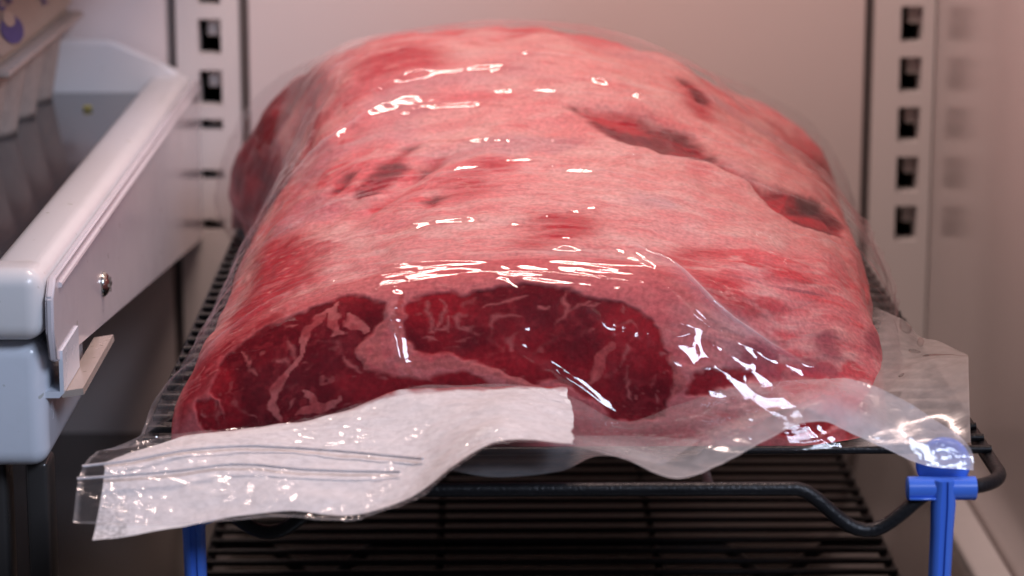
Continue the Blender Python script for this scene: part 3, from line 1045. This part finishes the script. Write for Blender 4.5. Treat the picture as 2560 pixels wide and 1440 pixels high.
FOLDS = [[[-689,1549,459],[-645,1708,518],[-581,1789,586],[-487,1847,652],[-394,1956,697],[-284,2007,731],[-172,2017,765],[-32,1993,780]],[[-280,1871,704],[-240,1941,728],[-185,1946,741],[-73,1934,752],[38,1891,760],[134,1871,766]],[[-498,2077,692],[-344,2143,767],[-246,2193,810],[-146,2194,831],[-4,2188,842],[124,2185,846],[223,2125,843]],[[335,2110,842],[392,2120,834],[419,2075,819],[473,2034,804],[555,1985,783],[671,2044,745]],[[431,653,515],[497,539,490],[589,479,442],[659,446,389],[730,437,330],[852,444,242],[961,453,178]],[[178,696,538],[262,665,535],[332,594,522],[391,578,513],[438,548,498],[484,507,473],[541,460,428]],[[-688,535,335],[-608,604,380],[-486,587,431],[-364,566,460],[-243,536,481],[-148,529,490],[-40,520,496],[67,517,506]],[[-259,463,430],[-258,416,374],[-250,385,321],[-234,360,266],[-205,344,198]],[[-533,566,413],[-627,527,361],[-708,483,310],[-787,424,227],[-870,412,158],[-918,419,80],[-918,364,30]],[[-677,1582,473],[-557,1390,523],[-448,1319,543],[-420,1274,539]],[[384,1910,752],[551,1920,729],[744,1884,665],[886,1758,616],[1042,1788,541],[1264,2194,364],[1296,1879,328]],[[1333,2445,312],[1292,1882,335],[1298,1659,290],[1304,1497,220],[1243,909,221]],[[36,400,353],[101,380,297],[160,367,258],[230,349,201],[312,325,134],[382,313,83]],[[279,427,394],[338,415,367],[372,398,334]],[[491,401,339],[561,387,318],[621,402,332]],[[517,464,434],[610,420,371],[692,406,301],[776,397,218]],[[-588,1677,551],[-553,1547,554],[-494,1451,558]],[[31,449,438],[66,464,459],[114,447,439],[102,432,418]],[[101,409,375],[137,397,341],[125,385,308]],[[830,2432,736],[870,2374,701],[954,2485,654]],[[-445,2537,857],[-506,2252,751],[-568,2051,640],[-638,1817,539],[-681,1636,476]],[[-660,487,334],[-577,505,378],[-481,508,414],[-411,533,445]],[[557,917,561],[740,850,511],[923,812,455],[1094,872,352],[1264,1153,196]],[[619,1885,672],[635,1700,655],[640,1396,640]],[[-28,603,527],[32,613,534],[104,606,538],[154,704,540]],[[-4,726,551],[243,856,574],[496,939,576]]]
DENTS = [[[826,2375,730],[845,2349,717],[999,1643,512],[1103,1477,428],[1094,1515,441],[1341,2435,282],[1296,1806,317],[1293,1664,305],[541,1989,786],[419,2092,824],[388,2015,807],[-232,2198,816],[120,2374,892],[-402,1993,703],[687,2075,747],[-528,1350,531],[-581,1340,506],[1284,1282,203],[962,459,183],[260,594,528]]]
MILKY = [[[-502,3446,785],[-635,3239,737],[-712,3053,615],[-767,2800,438],[-704,1760,480],[-628,1874,557],[-572,2123,656],[-496,2367,807],[-412,2829,878]]]
# FEATURES_END



def chart_of(G, s_, ref):
    """flat coordinates (across, along) in metres of every vertex of a wrapped grid"""
    d = np.zeros(G.shape[:2])
    d[1:] = np.cumsum(np.linalg.norm(np.diff(G, axis=0), axis=2), axis=0)
    d -= d[ref][None, :]
    return np.stack([np.tile(s_ * 0.27, (G.shape[0], 1)), d], -1).reshape(-1, 2)


def smooth_closed(P_, n=6):
    Q = np.concatenate([P_[-2:], P_, P_[:3]])
    R_ = catmull(Q, (len(Q) - 1) * n + 1)
    return R_[2 * n:-2 * n - 1] if len(P_) > 3 else P_


def to_chart(lines, V_, CH):
    res = []
    for ln in lines:
        P_ = np.array(ln, float) * 1e-4
        res.append(np.array([CH[np.argmin(((V_ - p) ** 2).sum(1))] for p in P_]))
    return res


def near_line(CH, L, width):
    """(index, distance, parameter) of chart points close to a polyline"""
    lo, hi = L.min(0) - width, L.max(0) + width
    idx = np.nonzero(((CH > lo) & (CH < hi)).all(1))[0]
    p = np.concatenate([CH[idx], np.zeros((len(idx), 1))], 1)
    d, t = seg_dist(p, np.concatenate([L, np.zeros((len(L), 1))], 1))
    return idx, d, t


def poly_field(CH, polys, pad_):
    f = np.full(len(CH), 1.0)
    for P_ in polys:
        lo, hi = P_.min(0) - pad_, P_.max(0) + pad_
        idx = np.nonzero(((CH > lo) & (CH < hi)).all(1))[0]
        f[idx] = np.minimum(f[idx], poly_sd(CH[idx], P_))
    return f


CH = chart_of(BG, bs, nf0)
cMUS, cSEAM, cVEIN, cGAP, cCRE, cRED = (to_chart(q, V, CH) for q in (MUSCLE, SEAMS, VEINS, GAPS, CREASE, RED))
n2 = lambda f, o, sd: fbm(np.concatenate([CH * f, np.zeros((len(CH), 1))], 1), o, sd)
wob = np.stack([n2(90, 3, 71), n2(90, 3, 72)], 1) - 0.5
wob2 = np.stack([n2(420, 2, 73), n2(420, 2, 74)], 1) - 0.5
CW = CH + wob * 0.0028 + wob2 * 0.0020


def mixc(A, B, w):
    return A + (np.asarray(B) - A) * np.clip(w, 0, 1)[:, None]


cMUS, cGAP, cRED = ([smooth_closed(q) for q in L_] for L_ in (cMUS, cGAP, cRED))
# fat cap: pale fat, pink film and red bare streaks running across the loin
stretch = np.array([34.0, 105.0])
flow = CH + np.stack([n2(14, 2, 75), n2(14, 2, 76)], 1) * 0.030 + wob * 0.004
flow[:, 1] = np.where(flow[:, 1] < 0, -0.16 * (1 - np.exp(flow[:, 1] / 0.22)) * 1.3, flow[:, 1])
S1 = fbm(np.concatenate([flow * stretch, np.zeros((len(CH), 1))], 1), 5, 77, 0.6)
S2 = fbm(np.concatenate([flow * stretch * [2.2, 2.4], np.ones((len(CH), 1))], 1), 4, 78, 0.6)
S3 = fbm(np.concatenate([flow * [60, 85], np.ones((len(CH), 1)) * 2], 1), 5, 79, 0.55)
PT = n2(26, 3, 80)
pale = sstep(0.30, 0.62, n2(16, 3, 110) * 0.6 + 0.4 * np.exp(-((V[:, 0] - 0.045) / 0.075) ** 2 - ((V[:, 1] - 0.15) / 0.10) ** 2))
redk = 1 - 0.80 * pale
n3_ = lambda f, o, sd, z=0.0, g=0.55: fbm(np.concatenate([flow * f, np.full((len(CH), 1), z)], 1), o, sd, g)
flesh = np.tile(np.array([0.555, 0.148, 0.158]), (len(CH), 1))
flesh = mixc(flesh, (0.575, 0.285, 0.265), np.clip(sstep(0.44, 0.66, S1 * 0.5 + PT * 0.5) * 0.7 + 0.62 * pale, 0, 0.94))
flesh = mixc(flesh, (0.56, 0.070, 0.080), sstep(0.50, 0.34, S2 * 0.55 + n2(24, 3, 98) * 0.45) * 0.85 * redk)
flesh = mixc(flesh, (0.46, 0.035, 0.048), sstep(0.55, 0.68, S3 * 0.6 + PT * 0.4) * 0.9 * redk)
mot = n3_([150, 260], 4, 101)
flesh = mixc(flesh, (0.61, 0.39, 0.355), sstep(0.54, 0.70, mot) * 0.30)
flesh = mixc(flesh, (0.52, 0.060, 0.072), sstep(0.46, 0.32, mot) * 0.22)
fib = ridge(np.concatenate([flow * [55, 330], np.full((len(CH), 1), 7.0)], 1), 3, 102)
flesh = mixc(flesh, (0.64, 0.38, 0.34), sstep(0.72, 0.92, fib) * sstep(0.40, 0.62, n2(55, 3, 103)) * 0.50)
flesh = mixc(flesh, (0.33, 0.17, 0.20), sstep(0.60, 0.75, n2(38, 3, 88)) * 0.40)
fr = poly_field(CW, cRED, 0.02)
wred = sstep(0.006, -0.006, fr)
rs = fbm(np.concatenate([flow * [55, 190], np.ones((len(CH), 1)) * 3], 1), 5, 81, 0.6)
flesh = mixc(flesh, (0.34, 0.018, 0.026), wred * sstep(0.62, 0.42, rs) * 0.97)
flesh = mixc(flesh, (0.40, 0.030, 0.042), wred * 0.72)
fib2 = ridge(np.concatenate([flow * [90, 420], np.full((len(CH), 1), 9.0)], 1), 3, 104)
flesh = mixc(flesh, (0.58, 0.22, 0.20), wred * sstep(0.62, 0.85, fib2) * sstep(0.40, 0.55, n2(120, 3, 105)) * 0.75)
# fine red capillaries
cap = ridge(np.concatenate([(CH + wob * 0.012) * [95, 120], np.ones((len(CH), 1)) * 4], 1), 2, 82)
wb = sstep(0.006, -0.006, poly_field(CW, cRED[-1:], 0.02))
flesh = mixc(flesh, (0.17, 0.010, 0.016), wb * (0.70 + 0.3 * sstep(0.45, 0.6, n2(50, 3, 107))))
capw = sstep(0.93, 0.985, cap) * sstep(0.45, 0.6, n2(40, 2, 83))
flesh = mixc(flesh, (0.45, 0.04, 0.05), capw * 0.55)
# cut face
fm = sstep(-0.004, 0.002, CW[:, 1]) * sstep(0.078, 0.052, V[:, 0])
flesh = mixc(flesh, (0.50, 0.10, 0.105), fm * 0.75)
wl2 = sstep(0.005, -0.005, poly_field(CW, cRED[:2], 0.02)) * fm
flesh = mixc(flesh, (0.27, 0.014, 0.022), wl2 * (0.45 + 0.5 * sstep(0.6, 0.42, rs)))
flesh = mixc(flesh, (0.50, 0.16, 0.15), wl2 * sstep(0.62, 0.85, fib2) * 0.45)
dm = poly_field(CW, [q for k, q in enumerate(cMUS) if k not in (5, 6, 7)], 0.012)
ds = poly_field(CW, [q for k, q in enumerate(cMUS) if k in (5, 6, 7)], 0.02)
flesh = mixc(flesh, (0.26, 0.045, 0.065), sstep(0.0035, -0.003, ds) * (0.40 + 0.45 * sstep(0.4, 0.6, n2(90, 3, 106))))
wm = sstep(0.0009, -0.0007, dm)
tone = n2(70, 4, 84)
mus = mixc(np.tile(np.array([0.125, 0.004, 0.009]), (len(CH), 1)), (0.27, 0.009, 0.016), sstep(0.35, 0.68, tone))
mus = mixc(mus, (0.32, 0.028, 0.035), sstep(0.55, 0.75, n2(420, 3, 85)) * 0.30)
mb = ridge(np.concatenate([(CH + wob * 0.010 + wob2 * 0.003) * [105, 125], np.ones((len(CH), 1)) * 5], 1), 2, 86)
mb2 = ridge(np.concatenate([(CH + wob2 * 0.004) * [260, 300], np.ones((len(CH), 1)) * 6], 1), 2, 87)
patch = sstep(0.42, 0.62, n2(60, 3, 89))
mus = mixc(mus, (0.33, 0.06, 0.062), sstep(0.945, 0.99, mb) * patch * 0.45)
mus = mixc(mus, (0.30, 0.045, 0.05), sstep(0.91, 0.985, mb2) * patch * 0.45)
flk = n2(520, 2, 111)
mus = mixc(mus, (0.34, 0.07, 0.07), sstep(0.74, 0.84, flk) * sstep(0.40, 0.60, n2(85, 2, 112)) * 0.6)
flesh = mixc(flesh, mus, 0 * wm) if False else flesh + (mus - flesh) * wm[:, None]
veinw = np.zeros(len(CH))
for ln in cVEIN:
    i_, d_, t_ = near_line(CW, ln, 0.004)
    w_ = 0.00026 + 0.00030 * np.sin(np.pi * np.clip(t_, 0.05, 0.95)) * (0.6 + 0.8 * n2(200, 2, 90)[i_])
    veinw[i_] = np.maximum(veinw[i_], np.exp(-(d_ / w_) ** 2) * (0.15 + 0.75 * sstep(0.32, 0.62, n2(240, 2, 113)[i_])))
flesh = mixc(flesh, (0.38, 0.085, 0.085), veinw * wm)
seamw = np.zeros(len(CH))
for ln in cSEAM:
    i_, d_, t_ = near_line(CW, ln, 0.006)
    w_ = 0.0007 + 0.0007 * np.sin(np.pi * t_)
    seamw[i_] = np.maximum(seamw[i_], sstep(1.15, 0.75, d_ / w_))
fatc = mixc(np.tile(np.array([0.47, 0.115, 0.11]), (len(CH), 1)), (0.38, 0.06, 0.062), sstep(0.45, 0.65, n2(160, 3, 91)))
flesh = flesh + (fatc - flesh) * (seamw * 0.9)[:, None]
# openings in the cap where the dark muscle shows
dg_ = poly_field(CH + wob * 0.0018 + wob2 * 0.0006, cGAP, 0.012)
wg = sstep(0.0022, -0.0012, dg_ + (rs - 0.5) * 0.004)
gapc = mixc(np.tile(np.array([0.115, 0.002, 0.009]), (len(CH), 1)), (0.36, 0.008, 0.020), sstep(0.40, 0.70, rs))
for ln in (cCRE[0], cCRE[1]):
    i_, d_, t_ = near_line(CH + wob * 0.002, ln, 0.01)
    wg[i_] = np.maximum(wg[i_], sstep(0.0036, 0.0012, d_) * np.sin(np.pi * np.clip(t_ * 0.9 + 0.08, 0.05, 0.95)) ** 0.4 * 0.9)
flesh = flesh + (gapc - flesh) * (wg * 0.95)[:, None]
depth = -0.0026 * sstep(0.0035, -0.005, dg_) - 0.0004 * np.clip(wm, 0, 1) + 0.0004 * sstep(0.5, 0.75, S1) * (1 - wm)
for ln in cCRE:
    i_, d_, t_ = near_line(CH, ln, 0.02)
    depth[i_] -= 0.0034 * np.exp(-(d_ / 0.0045) ** 2) * np.sin(np.pi * np.clip(t_, 0.04, 0.96)) ** 0.5

hh = lump + depth.reshape(BG.shape[:2]) * sstep(0.0, 0.006, BG[..., 2])
BG2 = BG + BN * hh[..., None]
BG2[..., 2] = np.maximum(BG2[..., 2], 0.0013)
beef = grid_mesh('beef_loin', BG2, M['meat'])
tag(beef, 'big pink and dark red raw beef loin sealed inside the clear bag', 'raw meat')
set_attr(beef, 'flesh', flesh)

# ------------------------------------------------------------------ the bag
bag = tag(empty('plastic_bag', (0.02, 0.2, 0.0)), 'clear crumpled zip bag round the beef, its mouth hanging over the rack front', 'plastic bag')
FNC, FNB, FNT, FNF = 520, 24, 430, 160
FG, ff0, fs = beef_surface(FNC, FNB, FNT, FNF, grow=0.002)
FN = grid_normals(FG)
if FN[FNB + 50, FNC // 2, 2] < 0:
    FN = -FN
FG = FG + FN * 0.0032
FG[..., 2] = np.maximum(FG[..., 2], 0.0016)
FCH = chart_of(FG, fs, ff0)
cFOLD = to_chart(FOLDS, FG.reshape(-1, 3), FCH)
# skirts of slack film at the two side seams
sgrid = np.tile(fs, (FG.shape[0], 1))
zz = FG[..., 2]
low = np.clip(1 - zz / 0.045, 0, 1) ** 2
FG[..., 0] += np.where(sgrid < 0.5, -1, 1) * low * np.where(sgrid < 0.5, 0.003, 0.008)
frontness = sstep(0.10, 0.02, FG[..., 1])
corner = at(238, 1128, 0.0)
wl = np.exp(-(sgrid / 0.055) ** 2) * frontness
FG += (corner - FG) * wl[..., None]
FV = FG.reshape(-1, 3)
wr = (ridge(FV * [22, 55, 30] + FV[:, [1, 0, 2]] * [30, 10, 0], 3, 41) - 0.45) * 0.0022
wr += (ridge(FV * [120, 60, 90], 2, 47) - 0.45) * 0.0004
cre = ridge(np.concatenate([FCH * [17, 330] + (fbm(FV * 16, 2, 58) - 0.5)[:, None] * [0.3, 7.0], np.zeros((len(FV), 1))], 1), 2, 59)
wr += (cre - 0.4) * 0.00046 * sstep(0.36, 0.58, fbm(FV * 35, 2, 60))
wr *= 1 - 0.45 * sstep(-0.01, 0.008, FCH[:, 1])
edge = np.exp(-((FCH[:, 1] + 0.004) / 0.016) ** 2)
wr = wr * (1 - 0.75 * edge) + edge * (cre - 0.4) * 0.00035
fold = np.zeros(len(FV))
foldw = np.zeros(len(FV))
foldh = np.zeros(len(FV))
HAZE_GLINT = {0.5: 0.0, 4.2: 0.60, 2.6: 0.30, 2.4: 0.22, 2.0: 0.12, 2.2: 0.10}  # whiteness per fold height: milky creases plus highlights painted into the film
AMP = [2.6, 1.4, 2.0, 1.5, 4.2, 1.2, 1.2, 2.0, 2.4, 1.2, 0.5, 2.2, 1.3, 0.9, 0.9, 1.6, 1.0, 0.8, 0.7, 1.4, 2.0, 1.0, 1.2, 0.9, 0.7, 0.9]
fj = np.stack([vnoise(np.concatenate([FCH * 120, np.zeros((len(FV), 1))], 1), 93), vnoise(np.concatenate([FCH * 120, np.ones((len(FV), 1))], 1), 94)], 1) - 0.5
FCW = FCH + fj * 0.0022
for ln, am in zip(cFOLD, AMP):
    i_, d_, t_ = near_line(FCW, ln, 0.016)
    env = np.sin(np.pi * np.clip(t_, 0.03, 0.97)) ** 0.6
    w_ = 0.0011 * (0.6 + 0.35 * am)
    g_ = np.exp(-np.sqrt(d_ ** 2 + 0.0003 ** 2) / w_) * env
    fold[i_] = np.maximum(fold[i_], g_ * am * 1.15e-3)
    foldh[i_] = np.maximum(foldh[i_], g_ ** 2 * HAZE_GLINT.get(round(am, 1), 0.04))
frng = np.random.default_rng(21)
for k in range(120):
    c0 = np.array([frng.uniform(0.03, 0.24), frng.uniform(-0.30, -0.012)])
    L_ = frng.uniform(0.02, 0.085)
    slope = frng.normal(0, 0.16) + (0.55 if frng.random() < 0.18 else 0.0) * (1 if c0[0] > 0.13 else -1)
    t_ = np.linspace(-0.5, 0.5, 7)
    bend = frng.normal(0, 0.12)
    ln = np.stack([c0[0] + L_ * t_, c0[1] + L_ * (slope * t_ + bend * t_ ** 2)], 1)
    am = frng.uniform(0.35, 1.15)
    i_, d_, q_ = near_line(FCW, ln, 0.010)
    env = np.sin(np.pi * np.clip(q_, 0.02, 0.98)) ** 0.8
    g_ = np.exp(-np.sqrt(d_ ** 2 + 0.00025 ** 2) / (0.0007 + 0.0004 * am)) * env
    fold[i_] = np.maximum(fold[i_], g_ * am * 1e-3)
    foldh[i_] = np.maximum(foldh[i_], g_ ** 2 * 0.19 * am)
for p_ in DENTS[0]:
    c_ = FCH[np.argmin(((FV - np.array(p_) * 1e-4) ** 2).sum(1))]
    dd_ = ((FCW - c_) * [1.0, 1.6])
    fold += 0.0011 * np.exp(-(dd_ ** 2).sum(1) / 0.0028 ** 2)
up = (wr + fold).reshape(FG.shape[:2])
FG = FG + FN * np.clip(up, -0.001, 1)[..., None]
FG[..., 2] = np.maximum(FG[..., 2], 0.0015)
film = adopt(grid_mesh('film', FG, M['film']), bag)
hz = 0.004 + 0.10 * np.clip(fbm(FV * [50, 30, 50], 4, 51) - 0.48, 0, 1) * (1 - 0.8 * sstep(-0.004, 0.006, FCH[:, 1]))
hz = hz + 0.20 * sstep(0.004, -0.004, poly_field(FCW, to_chart(MILKY, FV, FCH), 0.02))
hz = hz + 0.34 * wl.reshape(-1) + foldh
set_attr(film, 'haze', np.clip(hz, 0.004, 1))

# mouth of the bag, hanging forward over the rack edge
fA = [(240, 1130, .0), (460, 1082, .012), (700, 1062, .018), (900, 1010, .024), (1040, 966, .027), (1160, 960, .027), (1280, 958, .027), (1420, 985, .026), (1560, 1056, .02), (1700, 1012, .02), (1860, 966, .022), (2040, 946, .02), (2140, 950, .011), (2260, 1000, .0045), (2400, 1085, .001)]
fB = [(200, 1185, -.015), (450, 1160, -.01), (700, 1160, -.01), (900, 1165, -.012), (1040, 1150, -.012), (1160, 1085, -.01), (1270, 1045, -.006), (1420, 1075, -.008), (1560, 1100, -.012), (1700, 1110, -.02), (1860, 1040, -.012), (2040, 985, -.005), (2150, 1020, -.001), (2300, 1095, -.0025), (2430, 1130, -.0025)]
fC = [(182, 1305, -.03), (450, 1312, -.032), (700, 1292, -.035), (880, 1300, -.04), (1030, 1250, -.04), (1140, 1165, -.035), (1250, 1105, -.028), (1420, 1112, -.026), (1560, 1148, -.03), (1700, 1200, -.04), (1860, 1130, -.03), (2030, 1052, -.015), (2150, 1092, -.008), (2300, 1160, -.0065), (2434, 1176, -.0055)]
LR, LC = 120, 620
LP = net([fA, fB, fC], LR, LC)
LG = at(LP[..., 0], LP[..., 1], LP[..., 2])
LN = grid_normals(LG)
LV = LG.reshape(-1, 3)
ruck = (fbm(LV * [45, 70, 60] + LV[:, [1, 0, 2]] * [40, 20, 0], 3, 61) - 0.5) * 0.0020
ruck += (ridge(LV * [230, 300, 260], 2, 62) - 0.4) * 0.00090 * sstep(0.42, 0.60, fbm(LV * 50, 2, 66)) * (0.35 + 0.65 * sstep(9.5, 7.5, np.tile(np.linspace(0, 14, LC), LR)))
LG = LG + LN * ruck.reshape(LR, LC)[..., None]
lip = adopt(grid_mesh('mouth_film', LG, M['lip']), bag)
rr = np.linspace(0, 1, LR)[:, None]
cc = np.linspace(0, 14, LC)[None, :]
hz = 0.05 + 0.34 * sstep(6.4, 8.6, cc) * sstep(0.42, 0.85, rr) + 0.07 * sstep(3.0, 5.0, cc) * sstep(0.35, 0.1, rr) + 0.30 * sstep(10, 12, cc)
hz = hz + 0.22 * sstep(0.978, 0.992, rr) + 0.20 * sstep(0.06, 0.02, cc)
set_attr(lip, 'haze', np.clip(hz + 0 * rr * cc, 0, 1).reshape(-1))

gA = [(1000, 1120, .012), (1200, 1095, .012), (1400, 1090, .012), (1600, 1090, .012), (1750, 1100, .012)]
gC = [(1120, 1175, -.008), (1240, 1193, -.014), (1400, 1178, -.012), (1500, 1140, -.008), (1660, 1160, -.010)]
QP = net([gA, gC], 30, 160)
QG = at(QP[..., 0], QP[..., 1], QP[..., 2])
under = adopt(grid_mesh('mouth_film', QG, M['lip']), bag)
set_attr(under, 'haze', np.full(30 * 160, 0.22))

# side seam corner standing off the rack on the right
h0 = [(2170, 760, .112), (2262, 800, .106), (2300, 842, .100), (2350, 855, .092), (2418, 888, .076)]
h1 = [(2140, 900, .075), (2240, 904, .073), (2290, 898, .071), (2340, 892, .069), (2420, 891, .066)]
h2 = [(2130, 960, .062), (2240, 938, .060), (2290, 915, .061), (2345, 905, .060), (2421, 905, .056)]
h3 = [(2125, 1040, .044), (2240, 1020, .040), (2290, 1012, .038), (2345, 1008, .036), (2423, 1006, .032)]
h4 = [(2120, 1120, .030), (2240, 1112, .026), (2290, 1110, .024), (2345, 1108, .022), (2426, 1104, .016)]
HP = net([h0, h1, h2, h3, h4], 140, 110)
HG = at(HP[..., 0], HP[..., 1], HP[..., 2])
HN = grid_normals(HG)
HV = HG.reshape(-1, 3)
HG = HG + HN * ((fbm(HV * [60, 60, 60], 3, 63) - 0.5) * 0.0016).reshape(140, 110)[..., None]
seam = adopt(grid_mesh('seam_film', HG, M['seam']), bag)
hu, hv = HP[..., 0].reshape(-1), HP[..., 1].reshape(-1)
side = np.tile(np.linspace(0, 1, 110), 140)
set_attr(seam, 'haze', (0.62 + 0.26 * (fbm(HV * 160, 3, 64) - 0.5) + 0.12 * sstep(0.985, 1.0, side)) * sstep(0.0, 0.16, side))
# smears of meat juice that ran along the seam: (across, along) of the sheet, radius
gu = np.tile(np.linspace(0, 1, 110), 140)
gv = np.repeat(np.linspace(0, 1, 140), 110)
wv = (fbm(HV * 220, 2, 65) - 0.5)
stn = np.zeros(len(HV))
for cx_, cy_, rx_, ry_, k_ in ((0.80, 0.205, 0.20, 0.022, 0.8), (0.46, 0.16, 0.10, 0.020, 0.5), (0.52, 0.055, 0.05, 0.05, 0.45), (0.28, 0.02, 0.07, 0.05, 0.5), (0.30, 0.52, 0.035, 0.018, 0.8), (0.16, 0.66, 0.14, 0.04, 0.45)):
    q_ = np.sqrt(((gu - cx_) / rx_) ** 2 + ((gv - cy_) / ry_) ** 2) + wv * 0.5
    stn = np.maximum(stn, k_ * sstep(1.05, 0.85, q_) * (0.55 + 0.45 * sstep(0.55, 0.95, q_)))
set_attr(seam, 'stain', stn)

# zip tracks
LPf = LP.reshape(-1, 3)


def on_mouth(u, v, lift):
    k = np.argmin((LPf[:, 0] - u) ** 2 + (LPf[:, 1] - v) ** 2)
    return at(u, v, LPf[k, 2] - lift)


for line in ([(205, 1166), (330, 1150), (460, 1126), (600, 1115), (700, 1118), (800, 1124), (900, 1132), (1000, 1142), (1056, 1147)],
             [(192, 1197), (300, 1189), (450, 1176), (560, 1162), (640, 1162), (740, 1172), (850, 1177), (1000, 1180)]):
    pts = catmull(np.array(line, float), 60)
    bm = bmesh.new()
    add_tube(bm, [on_mouth(u, v, 0.0012) for u, v in pts], 0.00042, 8)
    z_ = adopt(build('zip_track', bm, M['zip']), bag)

# ------------------------------------------------------------------ absorbent pad
p0 = [(465, 1085, .022), (700, 1060, .023), (850, 1032, .027), (930, 1002, .029), (1000, 974, .031), (1150, 971, .031), (1300, 969, .031), (1418, 968, .031)]
cols = [0.25, 1.0, 2.0, 3.0, 4.0, 5.0, 6.0, 7.1]
rowsP = [p0]
for r_ in (0.30, 0.50, 0.72, 0.95):
    row = []
    for c in cols:
        q = LP[int(r_ * (LR - 1)), int(c / 14 * (LC - 1))]
        row.append((q[0], q[1], q[2] + 0.003))
    rowsP.append(row)
rowsP[-1][0] = (231, 1352, -.036)
rowsP[-1][1] = (450, 1318, -.033)
PP = net(rowsP, 90, 200)
PG = at(PP[..., 0], PP[..., 1], PP[..., 2])
PNn = grid_normals(PG)
PG = PG + PNn * ((fbm(PG * [55, 90, 90], 3, 96) - 0.5) * 0.0019)[..., None]
PG[..., 0] += ((fbm(PG * 160, 3, 97) - 0.5) * 0.0016) * sstep(0.94, 1.0, np.linspace(0, 1, 200))[None, :]
pad = grid_mesh('absorbent_pad', PG, M['pad'])
tag(pad, 'white absorbent paper pad lying in the mouth of the bag below the meat', 'paper pad')
pr = np.repeat(np.linspace(0, 1, 90), 200)
pc = np.tile(np.linspace(0, 1, 200), 90)
PV = PG.reshape(-1, 3)
nz = fbm(PV * 260, 3, 95)
set_attr(pad, 'stain', np.clip(sstep(0.035, 0.0, pr + (nz - 0.5) * 0.05) * (0.35 + 0.65 * sstep(0.25, 0.5, pc)), 0, 1))
set_attr(pad, 'thin', np.clip(sstep(0.060, 0.052, pc) * (0.15 + 0.40 * sstep(0.7, 1.0, pr)) + 0.5 * sstep(0.010, 0.0, np.abs(pc - 0.205)) * sstep(0.35, 0.6, pr) * 0.5, 0, 1))
